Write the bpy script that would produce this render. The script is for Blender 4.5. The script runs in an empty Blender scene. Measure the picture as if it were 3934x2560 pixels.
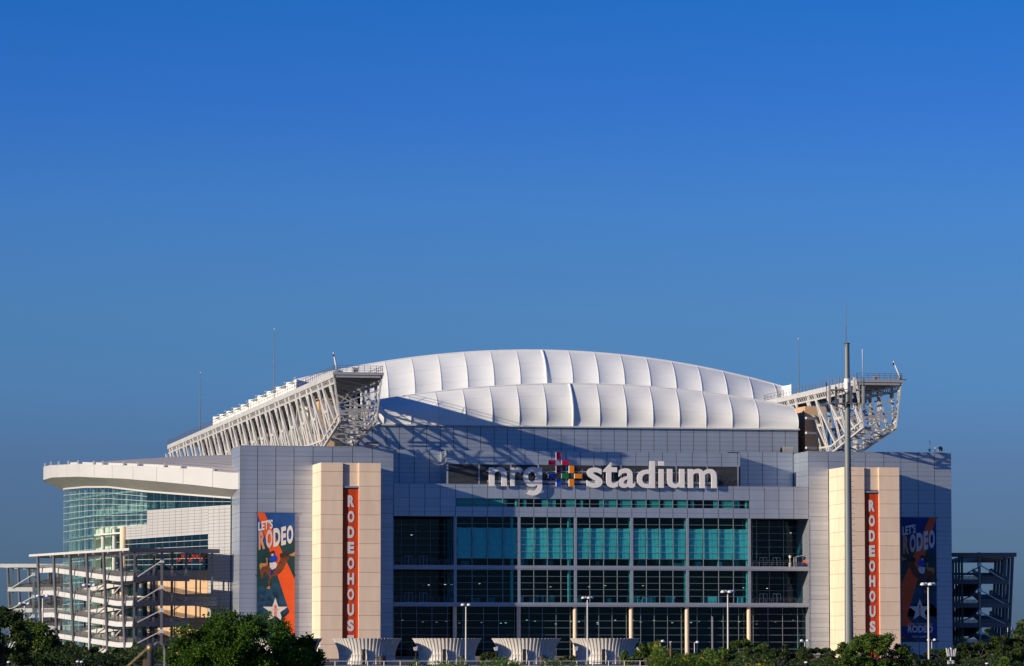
import bpy, math, random
from mathutils import Vector
random.seed(11)
sc = bpy.context.scene
COL = sc.collection
R = math.radians
# ---------------------------------------------------------------- camera, sky, sun, exposure
FPX, CU, CV, HZ, EYE = 15000.0, 1967.0, 1280.0, 2490.0, 3.0      # focal length etc. measured on the photograph
YAW, PIT = R(11.6), math.atan((HZ-CV)/FPX)
cam = bpy.data.cameras.new('camera'); cam_o = bpy.data.objects.new('camera', cam); COL.objects.link(cam_o)
cam.sensor_width = 36; cam.lens = FPX/3934*36; cam.clip_start = 1; cam.clip_end = 30000
cam_o.location = (0, 0, EYE)
FH = Vector((math.sin(YAW), math.cos(YAW), 0)); RT = Vector((math.cos(YAW), -math.sin(YAW), 0))
FW = FH*math.cos(PIT)+Vector((0, 0, math.sin(PIT))); UP = Vector((0, 0, math.cos(PIT)))-FH*math.sin(PIT)
cam_o.rotation_euler = FW.to_track_quat('-Z', 'Y').to_euler()
cam.dof.use_dof = True; cam.dof.focus_distance = 900; cam.dof.aperture_fstop = 5.6
sc.camera = cam_o

SUN_D = Vector((1, .37, -.272)).normalized()                     # direction the light travels
sun = bpy.data.lights.new('sun', 'SUN'); sun_o = bpy.data.objects.new('sun', sun); COL.objects.link(sun_o)
sun.energy = 5.0; sun.angle = R(.53); sun.color = (1, .85, .66)
sun_o.rotation_euler = SUN_D.to_track_quat('-Z', 'Y').to_euler(); sun_o.location = (-300, -100, 200)
EL = math.asin(-SUN_D.z)
world = bpy.data.worlds.new('World'); sc.world = world; world.use_nodes = True
wn = world.node_tree; wn.nodes.clear()
def wnode(t, **k):
    n = wn.nodes.new(t)
    for a, b in k.items(): setattr(n, a, b)
    return n
w_out = wnode('ShaderNodeOutputWorld'); w_bg = wnode('ShaderNodeBackground'); w_bg.inputs['Strength'].default_value = .12
w_sky = wnode('ShaderNodeTexSky', sky_type='NISHITA', sun_disc=False, sun_elevation=EL,
              sun_rotation=math.atan2(-SUN_D.x, -SUN_D.y), air_density=1.0, dust_density=.2, ozone_density=3.0, altitude=200)
w_tc = wnode('ShaderNodeTexCoord'); w_sep = wnode('ShaderNodeSeparateXYZ'); w_ramp = wnode('ShaderNodeValToRGB')
w_mul = wnode('ShaderNodeMix', data_type='RGBA', blend_type='MULTIPLY'); w_mul.inputs['Factor'].default_value = 1
wn.links.new(w_tc.outputs['Generated'], w_sep.inputs[0]); wn.links.new(w_sep.outputs['Z'], w_ramp.inputs[0])
wn.links.new(w_sky.outputs[0], w_mul.inputs['A']); wn.links.new(w_ramp.outputs[0], w_mul.inputs['B'])
wn.links.new(w_mul.outputs['Result'], w_bg.inputs[0]); wn.links.new(w_bg.outputs[0], w_out.inputs[0])
SKY_TINT = [(0.0093, (0.1232, 0.2159, 0.5227)), (0.0259, (0.1524, 0.2584, 0.5808)), (0.0458, (0.1807, 0.2836, 0.634)), (0.0658, (0.2004, 0.3708, 0.7642)), (0.0857, (0.2156, 0.4112, 0.7942)), (0.1122, (0.1905, 0.4251, 0.9019)), (0.1386, (0.1312, 0.3762, 0.9568)), (0.1649, (0.08, 0.3717, 0.9233))]
_e = w_ramp.color_ramp.elements
while len(_e) < len(SKY_TINT): _e.new(1)
while len(_e) > len(SKY_TINT): _e.remove(_e[-1])
for _i, (_p, _c) in enumerate(SKY_TINT): _e[_i].position = _p; _e[_i].color = (*_c, 1)
sc.view_settings.view_transform = 'Standard'; sc.view_settings.look = 'None'
sc.view_settings.exposure = 0; sc.view_settings.gamma = 1; sc.view_settings.use_curve_mapping = False
sc.cycles.max_bounces = 8; sc.cycles.transparent_max_bounces = 24
sc.cycles.use_denoising = True

# ---------------------------------------------------------------- measuring helpers
def ray(u, v): return FW+RT*((u-CU)/FPX)+UP*((CV-v)/FPX)
def at(u, v, Y):                      # where a line of sight meets the plane y = Y
    d = ray(u, v); return Vector((0, 0, EYE))+d*(Y/d.y)
def atD(u, v, D):                     # ... at the level distance D
    d = ray(u, v); return Vector((0, 0, EYE))+d*(D/d.dot(FH))
def zp(p, v):                         # height of the point above ground spot p that is seen at row v
    Dh = p[0]*FH.x+p[1]*FH.y; k = (CV-v)/FPX
    return EYE+Dh*(k*math.cos(PIT)+math.sin(PIT))/(math.cos(PIT)-k*math.sin(PIT))
def pu(p):
    p = Vector(p)-Vector((0, 0, EYE)); return CU+FPX*p.dot(RT)/p.dot(FW)
def interp(x, pts):
    if x <= pts[0][0]: return pts[0][1]
    for (a, b), (c, d) in zip(pts, pts[1:]):
        if x <= c: return b+(d-b)*(x-a)/(c-a)
    return pts[-1][1]
def lin(a, b, n): return [a+(b-a)*i/n for i in range(n+1)]

# ---------------------------------------------------------------- materials
def mat(name, col, rough=.6, metal=0, var=.06, vscale=(.3, .3, .3), rnd=0, bump=0, bscale=4, spec=.4, col2=None, rust=0):
    m = bpy.data.materials.new(name); m.use_nodes = True; nt = m.node_tree; b = nt.nodes['Principled BSDF']
    b.inputs['Roughness'].default_value = rough; b.inputs['Metallic'].default_value = metal
    b.inputs['Specular IOR Level'].default_value = spec
    L = nt.links.new
    geo = nt.nodes.new('ShaderNodeNewGeometry'); mp = nt.nodes.new('ShaderNodeMapping'); mp.inputs['Scale'].default_value = vscale
    L(geo.outputs['Position'], mp.inputs[0])
    no = nt.nodes.new('ShaderNodeTexNoise'); no.inputs['Scale'].default_value = 1; no.inputs['Detail'].default_value = 5
    L(mp.outputs[0], no.inputs[0])
    rp = nt.nodes.new('ShaderNodeValToRGB'); rp.color_ramp.elements[0].position = .3; rp.color_ramp.elements[1].position = .7
    c2 = col2 or tuple(c*(1+var) for c in col); c1 = tuple(c*(1-var) for c in col)
    rp.color_ramp.elements[0].color = (*c1, 1); rp.color_ramp.elements[1].color = (*c2, 1)
    L(no.outputs['Fac'], rp.inputs[0]); out = rp.outputs[0]
    if rnd:
        oi = nt.nodes.new('ShaderNodeObjectInfo'); mr = nt.nodes.new('ShaderNodeMapRange')
        mr.inputs['To Min'].default_value = 1-rnd; mr.inputs['To Max'].default_value = 1+rnd
        hs = nt.nodes.new('ShaderNodeHueSaturation'); L(oi.outputs['Random'], mr.inputs[0]); L(mr.outputs[0], hs.inputs['Value'])
        L(out, hs.inputs['Color']); out = hs.outputs[0]
    if rust:
        n2 = nt.nodes.new('ShaderNodeTexNoise'); n2.inputs['Scale'].default_value = .9; n2.inputs['Detail'].default_value = 6
        L(geo.outputs['Position'], n2.inputs[0]); mr = nt.nodes.new('ShaderNodeMapRange')
        mr.inputs['From Min'].default_value = .62; mr.inputs['From Max'].default_value = .72; L(n2.outputs['Fac'], mr.inputs[0])
        mx = nt.nodes.new('ShaderNodeMix'); mx.data_type = 'RGBA'; mx.inputs['B'].default_value = (.32, .17, .07, 1)
        ml = nt.nodes.new('ShaderNodeMath'); ml.operation = 'MULTIPLY'; ml.inputs[1].default_value = rust
        L(mr.outputs[0], ml.inputs[0]); L(ml.outputs[0], mx.inputs['Factor']); L(out, mx.inputs['A']); out = mx.outputs['Result']
    L(out, b.inputs['Base Color'])
    if bump:
        n3 = nt.nodes.new('ShaderNodeTexNoise'); n3.inputs['Scale'].default_value = bscale; n3.inputs['Detail'].default_value = 4
        L(geo.outputs['Position'], n3.inputs[0]); bp = nt.nodes.new('ShaderNodeBump'); bp.inputs['Strength'].default_value = bump
        bp.inputs['Distance'].default_value = .2; L(n3.outputs['Fac'], bp.inputs['Height']); L(bp.outputs[0], b.inputs['Normal'])
    return m
def glass(name, tint, fres=1.45, boost=1.0):
    m = bpy.data.materials.new(name); m.use_nodes = True; nt = m.node_tree; nt.nodes.clear(); L = nt.links.new
    o = nt.nodes.new('ShaderNodeOutputMaterial'); mx = nt.nodes.new('ShaderNodeMixShader')
    t = nt.nodes.new('ShaderNodeBsdfTransparent'); t.inputs[0].default_value = (*tint, 1)
    g = nt.nodes.new('ShaderNodeBsdfGlossy'); g.inputs['Roughness'].default_value = .015; g.inputs['Color'].default_value = (.85, .95, 1, 1)
    f = nt.nodes.new('ShaderNodeFresnel'); f.inputs[0].default_value = fres
    ml = nt.nodes.new('ShaderNodeMath'); ml.operation = 'MULTIPLY'; ml.inputs[1].default_value = boost; L(f.outputs[0], ml.inputs[0])
    L(ml.outputs[0], mx.inputs[0]); L(t.outputs[0], mx.inputs[1]); L(g.outputs[0], mx.inputs[2]); L(mx.outputs[0], o.inputs[0])
    return m
def leafmat(name, c1, c2):
    m = mat(name, c1, .55, var=0, vscale=(.7, .7, .7), col2=c2, spec=.25)
    b = m.node_tree.nodes['Principled BSDF']; nt = m.node_tree
    o = nt.nodes['Material Output']; tr = nt.nodes.new('ShaderNodeBsdfTranslucent'); mx = nt.nodes.new('ShaderNodeMixShader'); mx.inputs[0].default_value = .3
    src = b.inputs['Base Color'].links[0].from_socket
    nt.links.new(src, tr.inputs[0]); nt.links.new(b.outputs[0], mx.inputs[1]); nt.links.new(tr.outputs[0], mx.inputs[2]); nt.links.new(mx.outputs[0], o.inputs[0])
    return m
M = dict(
    panel=mat('grey_metal_panel', (.45, .51, .585), .36, metal=.5, var=.06, vscale=(.25, .25, .05), rnd=.08, spec=.5),
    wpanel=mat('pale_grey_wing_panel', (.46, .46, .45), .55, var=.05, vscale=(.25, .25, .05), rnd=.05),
    joint=mat('dark_joint', (.06, .07, .085), .8),
    conc=mat('tan_precast_concrete', (.86, .66, .48), .85, var=.06, vscale=(.5, .5, .12), rnd=.035, bump=.1, bscale=3),
    conc_gap=mat('concrete_joint', (.22, .15, .12), .9),
    slab=mat('grey_slab_edge', (.36, .40, .47), .5, metal=.4, var=.08, vscale=(.2, .2, .5)),
    mull=mat('aluminium_mullion', (.34, .37, .40), .4, metal=.4),
    fabric=mat('white_roof_fabric', (.86, .88, .84), .75, var=.03, vscale=(.15, .15, .4), rnd=.02, spec=.2),
    seam=mat('roof_rib_cap', (.86, .85, .82), .6),
    louvre=mat('louvre_metal', (.18, .19, .21), .5, metal=.3), lback=mat('louvre_shadow_gap', (.012, .013, .016), .9),
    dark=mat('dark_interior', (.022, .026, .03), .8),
    steel=mat('off_white_steel', (.52, .52, .50), .55, var=.10, vscale=(.5, .5, .5), rust=.5),
    steelg=mat('grey_painted_steel', (.36, .37, .39), .55, var=.1, rust=.6),
    white=mat('white_fascia_paint', (.58, .58, .56), .5, var=.03, vscale=(.1, .1, .3), rnd=.02),
    soffit=mat('grey_soffit', (.42, .40, .36), .7, var=.08, vscale=(.2, .2, .2)),
    roofg=mat('weathered_metal_roof', (.40, .385, .37), .6, var=.12, vscale=(.05, .05, .9)),
    rampst=mat('ramp_white_steel', (.62, .62, .60), .5, var=.05),
    rampg_shade=mat('ramp_grey_and_shaded_steel', (.13, .135, .15), .5, var=.06),  # grey of the posts; also painted shade on front beams turned from the sun
    rail=mat('galvanised_rail', (.22, .22, .22), .5, metal=.5),
    deck=mat('concrete_deck', (.20, .19, .175), .9, var=.1),
    tan=mat('tan_render_wall', (.62, .42, .25), .85, var=.06),
    curtain=mat('pale_cloth', (.80, .82, .82), .9, var=.05),
    drape=mat('cream_drape', (.66, .68, .62), .9),
    letter=mat('white_sign_face', (.86, .83, .79), .45, var=.02),
    orange_b=mat('orange_banner_vinyl', (.62, .06, .010), .5, var=.06, vscale=(.8, .8, .2)),
    print_w=mat('printed_white', (.70, .68, .66), .55, var=.08, vscale=(1, 1, .5)),
    print_t=mat('printed_tan', (.62, .30, .16), .55), print_p=mat('printed_pale_peach', (.68, .52, .43), .55),
    navy=mat('printed_navy', (.010, .035, .085), .5, var=.5, vscale=(.4, .4, .25), col2=(.02, .10, .17)),
    blue_p=mat('printed_blue', (.012, .075, .27), .5, var=.2, vscale=(.3, .3, .3)),
    deepblue=mat('printed_deep_blue', (.012, .03, .20), .5, var=.2),
    orange_p=mat('printed_orange', (.80, .10, .015), .5, var=.08),
    teal_p=mat('printed_dark_teal', (.012, .05, .055), .5, var=.3), crowd=mat('printed_blue_crowd', (.015, .055, .11), .5, var=.6, vscale=(1.2, 1.2, 1.2)),
    brown=mat('printed_brown', (.16, .05, .02), .6, var=.3, vscale=(1, 1, 1)), maned=mat('printed_dark_brown', (.05, .02, .012), .6), gold=mat('printed_gold', (.50, .24, .07), .6),
    crimson=mat('crimson_face', (.42, .005, .055), .4), purple=mat('purple_face', (.06, .008, .07), .4), sblue=mat('blue_face', (.006, .07, .50), .4),
    nblue=mat('navy_blue_face', (.006, .02, .28), .4), green=mat('green_face', (.006, .17, .035), .4), amber=mat('orange_face', (.80, .24, .003), .4),
    pole=mat('galvanised_pole', (.19, .215, .21), .5, metal=.35, var=.1, vscale=(1, 1, .15)), bolt=mat('dark_metal', (.05, .05, .055), .5, metal=.5),
    lampw=mat('white_lamp_housing', (.75, .75, .74), .4), post=mat('cream_lamp_post', (.70, .66, .58), .5),
    corr=mat('white_corrugated_metal', (.66, .63, .58), .5, var=.10, vscale=(1.2, 1.2, .25)),
    bark=mat('bark', (.11, .08, .055), .9, bump=.5, bscale=8), wood=mat('weathered_wood', (.18, .11, .07), .9, var=.3, vscale=(4, 4, .4)),
    asphalt=mat('asphalt', (.055, .055, .058), .9, var=.2, vscale=(.05, .05, .05)), grass=mat('grass_ground', (.05, .07, .025), .95, var=.3, vscale=(.05, .05, .05)),
    lamp_on=None, leaf_d=leafmat('leaf_dark_green', (.026, .050, .012), (.065, .10, .022)), leaf_m=leafmat('leaf_mid_green', (.05, .10, .014), (.125, .20, .028)),
    leaf_b=leafmat('leaf_bright_green', (.05, .11, .012), (.13, .20, .022)), leaf_y=leafmat('leaf_yellow', (.45, .30, .02), (.5, .36, .03)),
    leaf_p=leafmat('pine_needle', (.025, .075, .007), (.10, .20, .015)),
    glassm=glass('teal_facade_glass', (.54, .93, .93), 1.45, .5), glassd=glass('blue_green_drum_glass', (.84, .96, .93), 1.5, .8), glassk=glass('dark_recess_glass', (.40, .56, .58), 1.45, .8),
    redsign=mat('red_sign', (.6, .03, .02), .5), navybox=mat('navy_box', (.02, .03, .12), .5), orangebox=mat('orange_box', (.8, .16, .03), .5),
    rust=mat('tarnished_brass', (.30, .22, .12), .35, metal=.6, var=.3, vscale=(20, 20, 20)),
)
def mesh_mat():
    m = bpy.data.materials.new('woven_wire_mesh'); m.use_nodes = True; nt = m.node_tree; b = nt.nodes['Principled BSDF']; b.inputs['Base Color'].default_value = (.12, .12, .115, 1); b.inputs['Roughness'].default_value = .6
    t = nt.nodes.new('ShaderNodeBsdfTransparent'); mx = nt.nodes.new('ShaderNodeMixShader'); mx.inputs[0].default_value = .55; o = nt.nodes['Material Output']
    nt.links.new(t.outputs[0], mx.inputs[1]); nt.links.new(b.outputs[0], mx.inputs[2]); nt.links.new(mx.outputs[0], o.inputs[0]); return m
M['mesh'] = mesh_mat()
_m = bpy.data.materials.new('ceiling_lamp_glow'); _m.use_nodes = True
_b = _m.node_tree.nodes['Principled BSDF']; _b.inputs['Emission Color'].default_value = (1, .9, .7, 1); _b.inputs['Emission Strength'].default_value = .9; M['lamp_on'] = _m

# ---------------------------------------------------------------- building helpers
def tag(o, label=None, cat=None, group=None, kind=None):
    if label: o['label'] = label
    if cat: o['category'] = cat
    if group: o['group'] = group
    if kind: o['kind'] = kind
    return o
ORG = {}
def thing(name, loc, label, cat, group=None):
    o = bpy.data.objects.new(name, None); o.empty_display_size = .5; COL.objects.link(o); o.location = loc; ORG[o.name] = Vector(loc)
    return tag(o, label, cat, group)
class MB:
    def __init__(s): s.v = []; s.f = []
    def add(s, vs, fs):
        n = len(s.v); s.v += [tuple(p) for p in vs]; s.f += [tuple(i+n for i in f) for f in fs]; return s
    def quad(s, a, b, c, d): return s.add([a, b, c, d], [(0, 1, 2, 3)])
    def hexa(s, p): return s.add(p, [(0, 3, 2, 1), (4, 5, 6, 7), (0, 1, 5, 4), (1, 2, 6, 5), (2, 3, 7, 6), (3, 0, 4, 7)])
    def box(s, x0, x1, y0, y1, z0, z1):
        return s.hexa([(x0, y0, z0), (x1, y0, z0), (x1, y1, z0), (x0, y1, z0), (x0, y0, z1), (x1, y0, z1), (x1, y1, z1), (x0, y1, z1)])
    def bar(s, a, b, w, h=None, up=(0, 0, 1)):
        a = Vector(a); b = Vector(b); h = h or w; d = (b-a).normalized(); u = Vector(up)
        if abs(d.dot(u)) > .95: u = Vector((0, 1, 0))
        x = d.cross(u).normalized()*(w/2); z = x.cross(d).normalized()*(h/2)
        return s.hexa([a-x-z, a+x-z, a+x+z, a-x+z, b-x-z, b+x-z, b+x+z, b-x+z])
    def tube(s, a, b, r0, r1=None, n=8, cap=True):
        a = Vector(a); b = Vector(b); r1 = r0 if r1 is None else r1; d = (b-a).normalized()
        u = Vector((0, 0, 1)) if abs(d.z) < .9 else Vector((1, 0, 0)); x = d.cross(u).normalized(); y = d.cross(x)
        vs = []
        for p, r in ((a, r0), (b, r1)):
            for i in range(n):
                t = 2*math.pi*i/n; vs.append(p+x*(r*math.cos(t))+y*(r*math.sin(t)))
        fs = [(i, (i+1) % n, n+(i+1) % n, n+i) for i in range(n)]
        if cap: fs += [tuple(range(n))[::-1], tuple(range(n, 2*n))]
        return s.add(vs, fs)
    def lathe(s, c, prof, n=12):
        c = Vector(c); vs = []; fs = []
        for r, z in prof:
            for i in range(n):
                t = 2*math.pi*i/n; vs.append(c+Vector((r*math.cos(t), r*math.sin(t), z)))
        for k in range(len(prof)-1):
            for i in range(n): fs.append((k*n+i, k*n+(i+1) % n, (k+1)*n+(i+1) % n, (k+1)*n+i))
        return s.add(vs, fs)
    def grid(s, fn, nu, nv):
        vs = [fn(i/nu, j/nv) for j in range(nv+1) for i in range(nu+1)]
        return s.add(vs, [(j*(nu+1)+i, j*(nu+1)+i+1, (j+1)*(nu+1)+i+1, (j+1)*(nu+1)+i) for j in range(nv) for i in range(nu)])
    def prism(s, pts, d):             # polygon extruded by vector d
        n = len(pts); d = Vector(d); p = [Vector(q) for q in pts]
        return s.add(p+[q+d for q in p], [tuple(range(n)), tuple(range(2*n-1, n-1, -1))]+[(i, n+i, n+(i+1) % n, (i+1) % n) for i in range(n)])
    def build(s, name, m, parent=None, loc=None, smooth=False):
        o0 = ORG[parent.name] if parent else Vector(loc or (0, 0, 0))
        me = bpy.data.meshes.new(name); me.from_pydata([(p[0]-o0.x, p[1]-o0.y, p[2]-o0.z) for p in s.v], [], s.f)
        me.materials.append(m)
        if smooth: me.shade_smooth()
        o = bpy.data.objects.new(name, me); COL.objects.link(o); ORG[o.name] = o0
        if parent: o.parent = parent
        else: o.location = o0
        return o
PIECES = {}                           # pieces of one kind on one thing: the 300 largest become objects, the rest one joined part
def piece(name, rest, m, parent, loc, th, dim, root):
    PIECES.setdefault((root.name, name), []).append((dim[0]*dim[2], rest, m, parent, Vector(loc), th, dim, None, root))
def piece_quad(name, rest, m, parent, q, d, root):
    q = [Vector(p) for p in q]; nrm = (q[1]-q[0]).cross(q[3]-q[0]).normalized()
    area = ((q[1]-q[0]).length+(q[2]-q[3]).length)*.5*((q[3]-q[0]).length+(q[2]-q[1]).length)*.5
    PIECES.setdefault((root.name, name), []).append((area, rest, m, parent, None, 0, (d,), (q, nrm), root))
def box_verts(w, d, h): return [(0, -d, 0), (w, -d, 0), (w, 0, 0), (0, 0, 0), (0, -d, h), (w, -d, h), (w, 0, h), (0, 0, h)]
HEX = [(0, 3, 2, 1), (4, 5, 6, 7), (0, 1, 5, 4), (1, 2, 6, 5), (2, 3, 7, 6), (3, 0, 4, 7)]
def flush_pieces():
    cache = {}
    for (rn, name), lst in PIECES.items():
        lst.sort(key=lambda t: -t[0]); extra = {}
        for i, (ar, rest, m, parent, loc, th, dim, q, root) in enumerate(lst):
            if q: qs, nrm = q; vs = [p for p in qs]+[p+nrm*dim[0] for p in qs]
            if i < 300:
                if q:
                    MB().hexa(vs).build(name, m, parent)
                else:
                    key = (round(dim[0], 2), round(dim[1], 3), round(dim[2], 2), m.name)
                    if key not in cache:
                        me = bpy.data.meshes.new(name); me.from_pydata(box_verts(*dim), [], HEX); me.materials.append(m); cache[key] = me
                    o = bpy.data.objects.new(name, cache[key]); COL.objects.link(o); o.parent = parent
                    o.location = loc-ORG[parent.name]; o.rotation_euler.z = th
            else:
                e = extra.setdefault((rest, m.name), (MB(), m, root))[0]
                if q: e.hexa(vs)
                else:
                    c, s_ = math.cos(th), math.sin(th)
                    e.hexa([(loc.x+x*c-y*s_, loc.y+x*s_+y*c, loc.z+z) for x, y, z in box_verts(*dim)])
        for (rest, _), (e, m, root) in extra.items(): tag(e.build(rest, m, root), kind='stuff')
def panel_grid(name, rest, m, parent, root, o, th, us, zs, gu, gz, d, skip=None, big=0):
    c, s_ = math.cos(th), math.sin(th)
    for i in range(len(us)-1):
        for j in range(len(zs)-1):
            if skip and skip((us[i]+us[i+1])/2, (zs[j]+zs[j+1])/2): continue
            g2 = gz*3.2 if big and j % big == 0 else gz
            u0 = us[i]+gu/2
            piece(name, rest, m, parent, (o[0]+u0*c, o[1]+u0*s_, zs[j]+g2/2), th, (us[i+1]-us[i]-gu, d, zs[j+1]-zs[j]-g2/2-gz/2), root)
FONT_CACHE = {}
def glyphs(text, bold=.03):
    key = (text, bold)
    if key not in FONT_CACHE:
        cu = bpy.data.curves.new('t', 'FONT'); cu.body = text; cu.offset = bold; cu.extrude = .5; cu.resolution_u = 4
        o = bpy.data.objects.new('t', cu); COL.objects.link(o); bpy.context.view_layer.update()
        me = bpy.data.meshes.new_from_object(o.evaluated_get(bpy.context.evaluated_depsgraph_get()))
        vs = [tuple(v.co) for v in me.vertices]; fs = [tuple(p.vertices) for p in me.polygons]
        bpy.data.objects.remove(o); bpy.data.curves.remove(cu); bpy.data.meshes.remove(me)
        x0 = min(v[0] for v in vs); x1 = max(v[0] for v in vs); y0 = min(v[1] for v in vs); y1 = max(v[1] for v in vs)
        FONT_CACHE[key] = ([((v[0]-x0)/(x1-x0), (v[1]-y0)/(y1-y0), v[2]+.5) for v in vs], fs)
    return FONT_CACHE[key]
def add_text(mb, text, fn, bold=.03):  # fn maps (0..1, 0..1, 0 front .. 1) to a point
    vs, fs = glyphs(text, bold); return mb.add([fn(x, y, 1-z) for x, y, z in vs], fs)

# ================================================================ THE GROUND
def sheet(name, m, pts, z):
    return tag(MB().add([(x, y, z) for x, y in pts], [tuple(range(len(pts)))]).build(name, m), kind='structure')
sheet('ground', M['grass'], [(-9000, -2000), (9000, -2000), (9000, 14000), (-9000, 14000)], -.01)
sheet('parking_lot', M['asphalt'], [(-150, 420), (420, 420), (420, 940), (-150, 940)], .0)
sheet('plaza', M['deck'], [(60, 944), (400, 944), (400, 1010), (60, 1010)], .004)

# ================================================================ THE STADIUM
YT, YP, YL, YC, YTOP, YREC = 990.0, 976.0, 1004.0, 995.4, 1010.0, 1000.7
ST = thing('stadium', (227, 990, 0), 'large domed stadium with white fabric roof, steel roof trusses and grey panel walls', 'stadium')
def X(u, Y, v=1900): return at(u, v, Y).x
def Z(u, v, Y): return at(u, v, Y).z
XL0, XL1 = X(923, YT), X(1512, YT); XR0, XR1 = X(3106, YT), X(3655, YT)
ZTT = Z(1100, 1713, YT)
def tower(x0, x1, us_px, pier_px, name):
    t = MB().box(x0+.02, x1-.02, YT+.02, 1006, 0, ZTT-.25).build('tower', M['joint'], ST)
    MB().box(x0-.06, x1+.06, YT-.1, 1006.1, ZTT-.25, ZTT).build('parapet_cap', M['slab'], t)
    us = [X(u, YT) for u in us_px]; us[0] = x0; us[-1] = x1
    p0, p1 = X(pier_px[1], YP), X(pier_px[4], YP)
    zs = [ZTT-.27-1.21*i for i in range(46)]; zs = [z for z in zs if z > 0][::-1]
    zp_top = Z(pier_px[1], 1777 if x0 < 200 else 1794, YP)
    panel_grid('wall_panel', 'tower_cladding', M['panel'], t, ST, (0, YT), 0, us, zs, .15, .035, .07, lambda x, z: p0-1 < x < p1 and z < zp_top-1, 3)
    panel_grid('wall_panel', 'tower_cladding', M['panel'], t, ST, (x0, 1006), -math.pi/2, [0, 4.1, 8.2, 12.2, 16], zs, .12, .035, .07, None, 3)
    # ---- concrete stair pier with its banner slot
    sl0, sl1 = X(pier_px[2], YP), X(pier_px[3], YP); zc = Z(pier_px[2], 1869 if x0 < 200 else 1888, YP)
    b = MB(); b.box(p0+.05, sl0-.02, YP+.06, YT-.12, 0, zp_top-.1); b.box(sl1+.02, p1-.05, YP+.06, YT-.12, 0, zp_top-.1); b.box(sl0-.02, sl1+.02, YP+.75, YT-.12, 0, zp_top-.1)
    pr = b.build('concrete_pier', M['conc_gap'], ST)
    z = [zp_top, zp_top-2.3]
    while z[-1] > 3.6: z.append(z[-1]-3.63)
    z = z[::-1]
    for a, c in ((p0, sl0), (sl1, p1)): panel_grid('concrete_panel', 'concrete_cladding', M['conc'], pr, ST, (0, YP+.06), 0, [a, c], z, .05, .075, .1)
    panel_grid('concrete_panel', 'concrete_cladding', M['conc'], pr, ST, (0, YP+.75), 0, [sl0+.05, sl1-.05], [q for q in z if q > zc-.5], .03, .075, .1)
    panel_grid('concrete_panel', 'concrete_cladding', M['conc'], pr, ST, (sl1, YP+.75), -math.pi/2, [0, .65], z, .02, .075, .06)
    panel_grid('concrete_panel', 'concrete_cladding', M['conc'], pr, ST, (p0+.05, YT-.12), -math.pi/2, [0, 8.2, 13.9], z, .06, .075, .1)
    panel_grid('concrete_panel', 'concrete_cladding', M['conc'], pr, ST, (p1-.05, YP+.06), math.pi/2, [0, 7, 13.8], z, .06, .075, .1)
    MB().box(sl0+.05, sl1-.05, YP+.18, YP+.72, zc-.35, zc+.1).build('slot_lintel', M['slab'], pr)
    return t, zp_top, sl0, sl1, zc
tl, ZP1, S0, S1, ZC1 = tower(XL0, XL1, (923, 989, 1059, 1129, 1202, 1277, 1354, 1430, 1512), (1202, 1233, 1317, 1380, 1463), 'l')
tr_, ZP2, S2, S3, ZC2 = tower(XR0, XR1, (3106, 3183, 3254, 3325, 3396, 3462, 3527, 3591, 3655), (3183, 3244, 3321, 3378, 3455), 'r')
# ---- upper walls
def wallpart(name, x0, x1, Y, z0, z1, depth=1.5): return MB().box(x0, x1, Y+.02, Y+depth, z0, z1).build(name, M['joint'], ST)
zt0 = Z(2200, 1640, YTOP); zl = Z(1600, 1728, YL); zcT = Z(2200, 1735, YC); zbT = Z(1515, 1857, YT); zbB = Z(1515, 1983, YT)
xt0, xt1 = 160, X(3068, YTOP)
w = wallpart('upper_wall', xt0, xt1, YTOP, 40, zt0+.4)
us = [xt1-3.62*i for i in range(36)][::-1]; us = [u for u in us if u > xt0]
panel_grid('wall_panel', 'wall_cladding', M['panel'], w, ST, (0, YTOP), 0, us, [zt0-1.17*i for i in range(8)][::-1], .15, .05, .07)
xc0, xc1 = X(1716, YC), X(2845, YC)
w = wallpart('side_wall', XL1-3, xc0+1, YL, 40, zl)
panel_grid('wall_panel', 'wall_cladding', M['panel'], w, ST, (0, YL), 0, [XL1-1, X(1533, YL), X(1591, YL), X(1650, YL), X(1697, YL)], [zl-1.2*i for i in range(10)][::-1], .15, .05, .07)
w = wallpart('side_wall', xc1-1, XR0+1, YL, 40, zl+.25)
panel_grid('wall_panel', 'wall_cladding', M['panel'], w, ST, (0, YL), 0, [X(2840, YL), X(2874, YL), X(2930, YL), X(2986, YL), X(3043, YL)+.3], [zl+.25-1.2*i for i in range(10)][::-1], .15, .05, .07)
w = MB().box(xc0, xc1, YC+.02, YL+1, 40, zcT).build('sign_wall', M['joint'], ST)
zlou = Z(2200, 1785, YC)
us = [X(u, YC) for u in (1716, 1783, 1840, 1898, 1960, 2017, 2068, 2120, 2175, 2230, 2282, 2332, 2386, 2443, 2493, 2545, 2598, 2660, 2717, 2773, 2834, 2845)]
panel_grid('wall_panel', 'wall_cladding', M['panel'], w, ST, (0, YC), 0, us, [zcT-1.2*i for i in range(4)][::-1], .15, .05, .07, lambda x, z: z < zlou)
panel_grid('wall_panel', 'wall_cladding', M['panel'], w, ST, (xc0+.02, YL), -math.pi/2, [0, 4.3, 8.6], [zcT-1.2*i for i in range(10)][::-1], .12, .05, .07)
panel_grid('wall_panel', 'wall_cladding', M['panel'], w, ST, (xc1-.02, YC), math.pi/2, [0, 4.3, 8.6], [zcT-1.2*i for i in range(10)][::-1], .12, .05, .07)
lb = MB().box(X(1722, YC), X(2832, YC), YC-.02, YC+.015, zbT-.3, zlou-.1).build('louvre_band', M['lback'], ST)
z = zbT-.2
while z < zlou-.25:
    MB().box(X(1722, YC), X(2832, YC), YC-.26, YC-.06, z, z+.09).build('louvre_slat', M['louvre'], lb); z += .30
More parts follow.
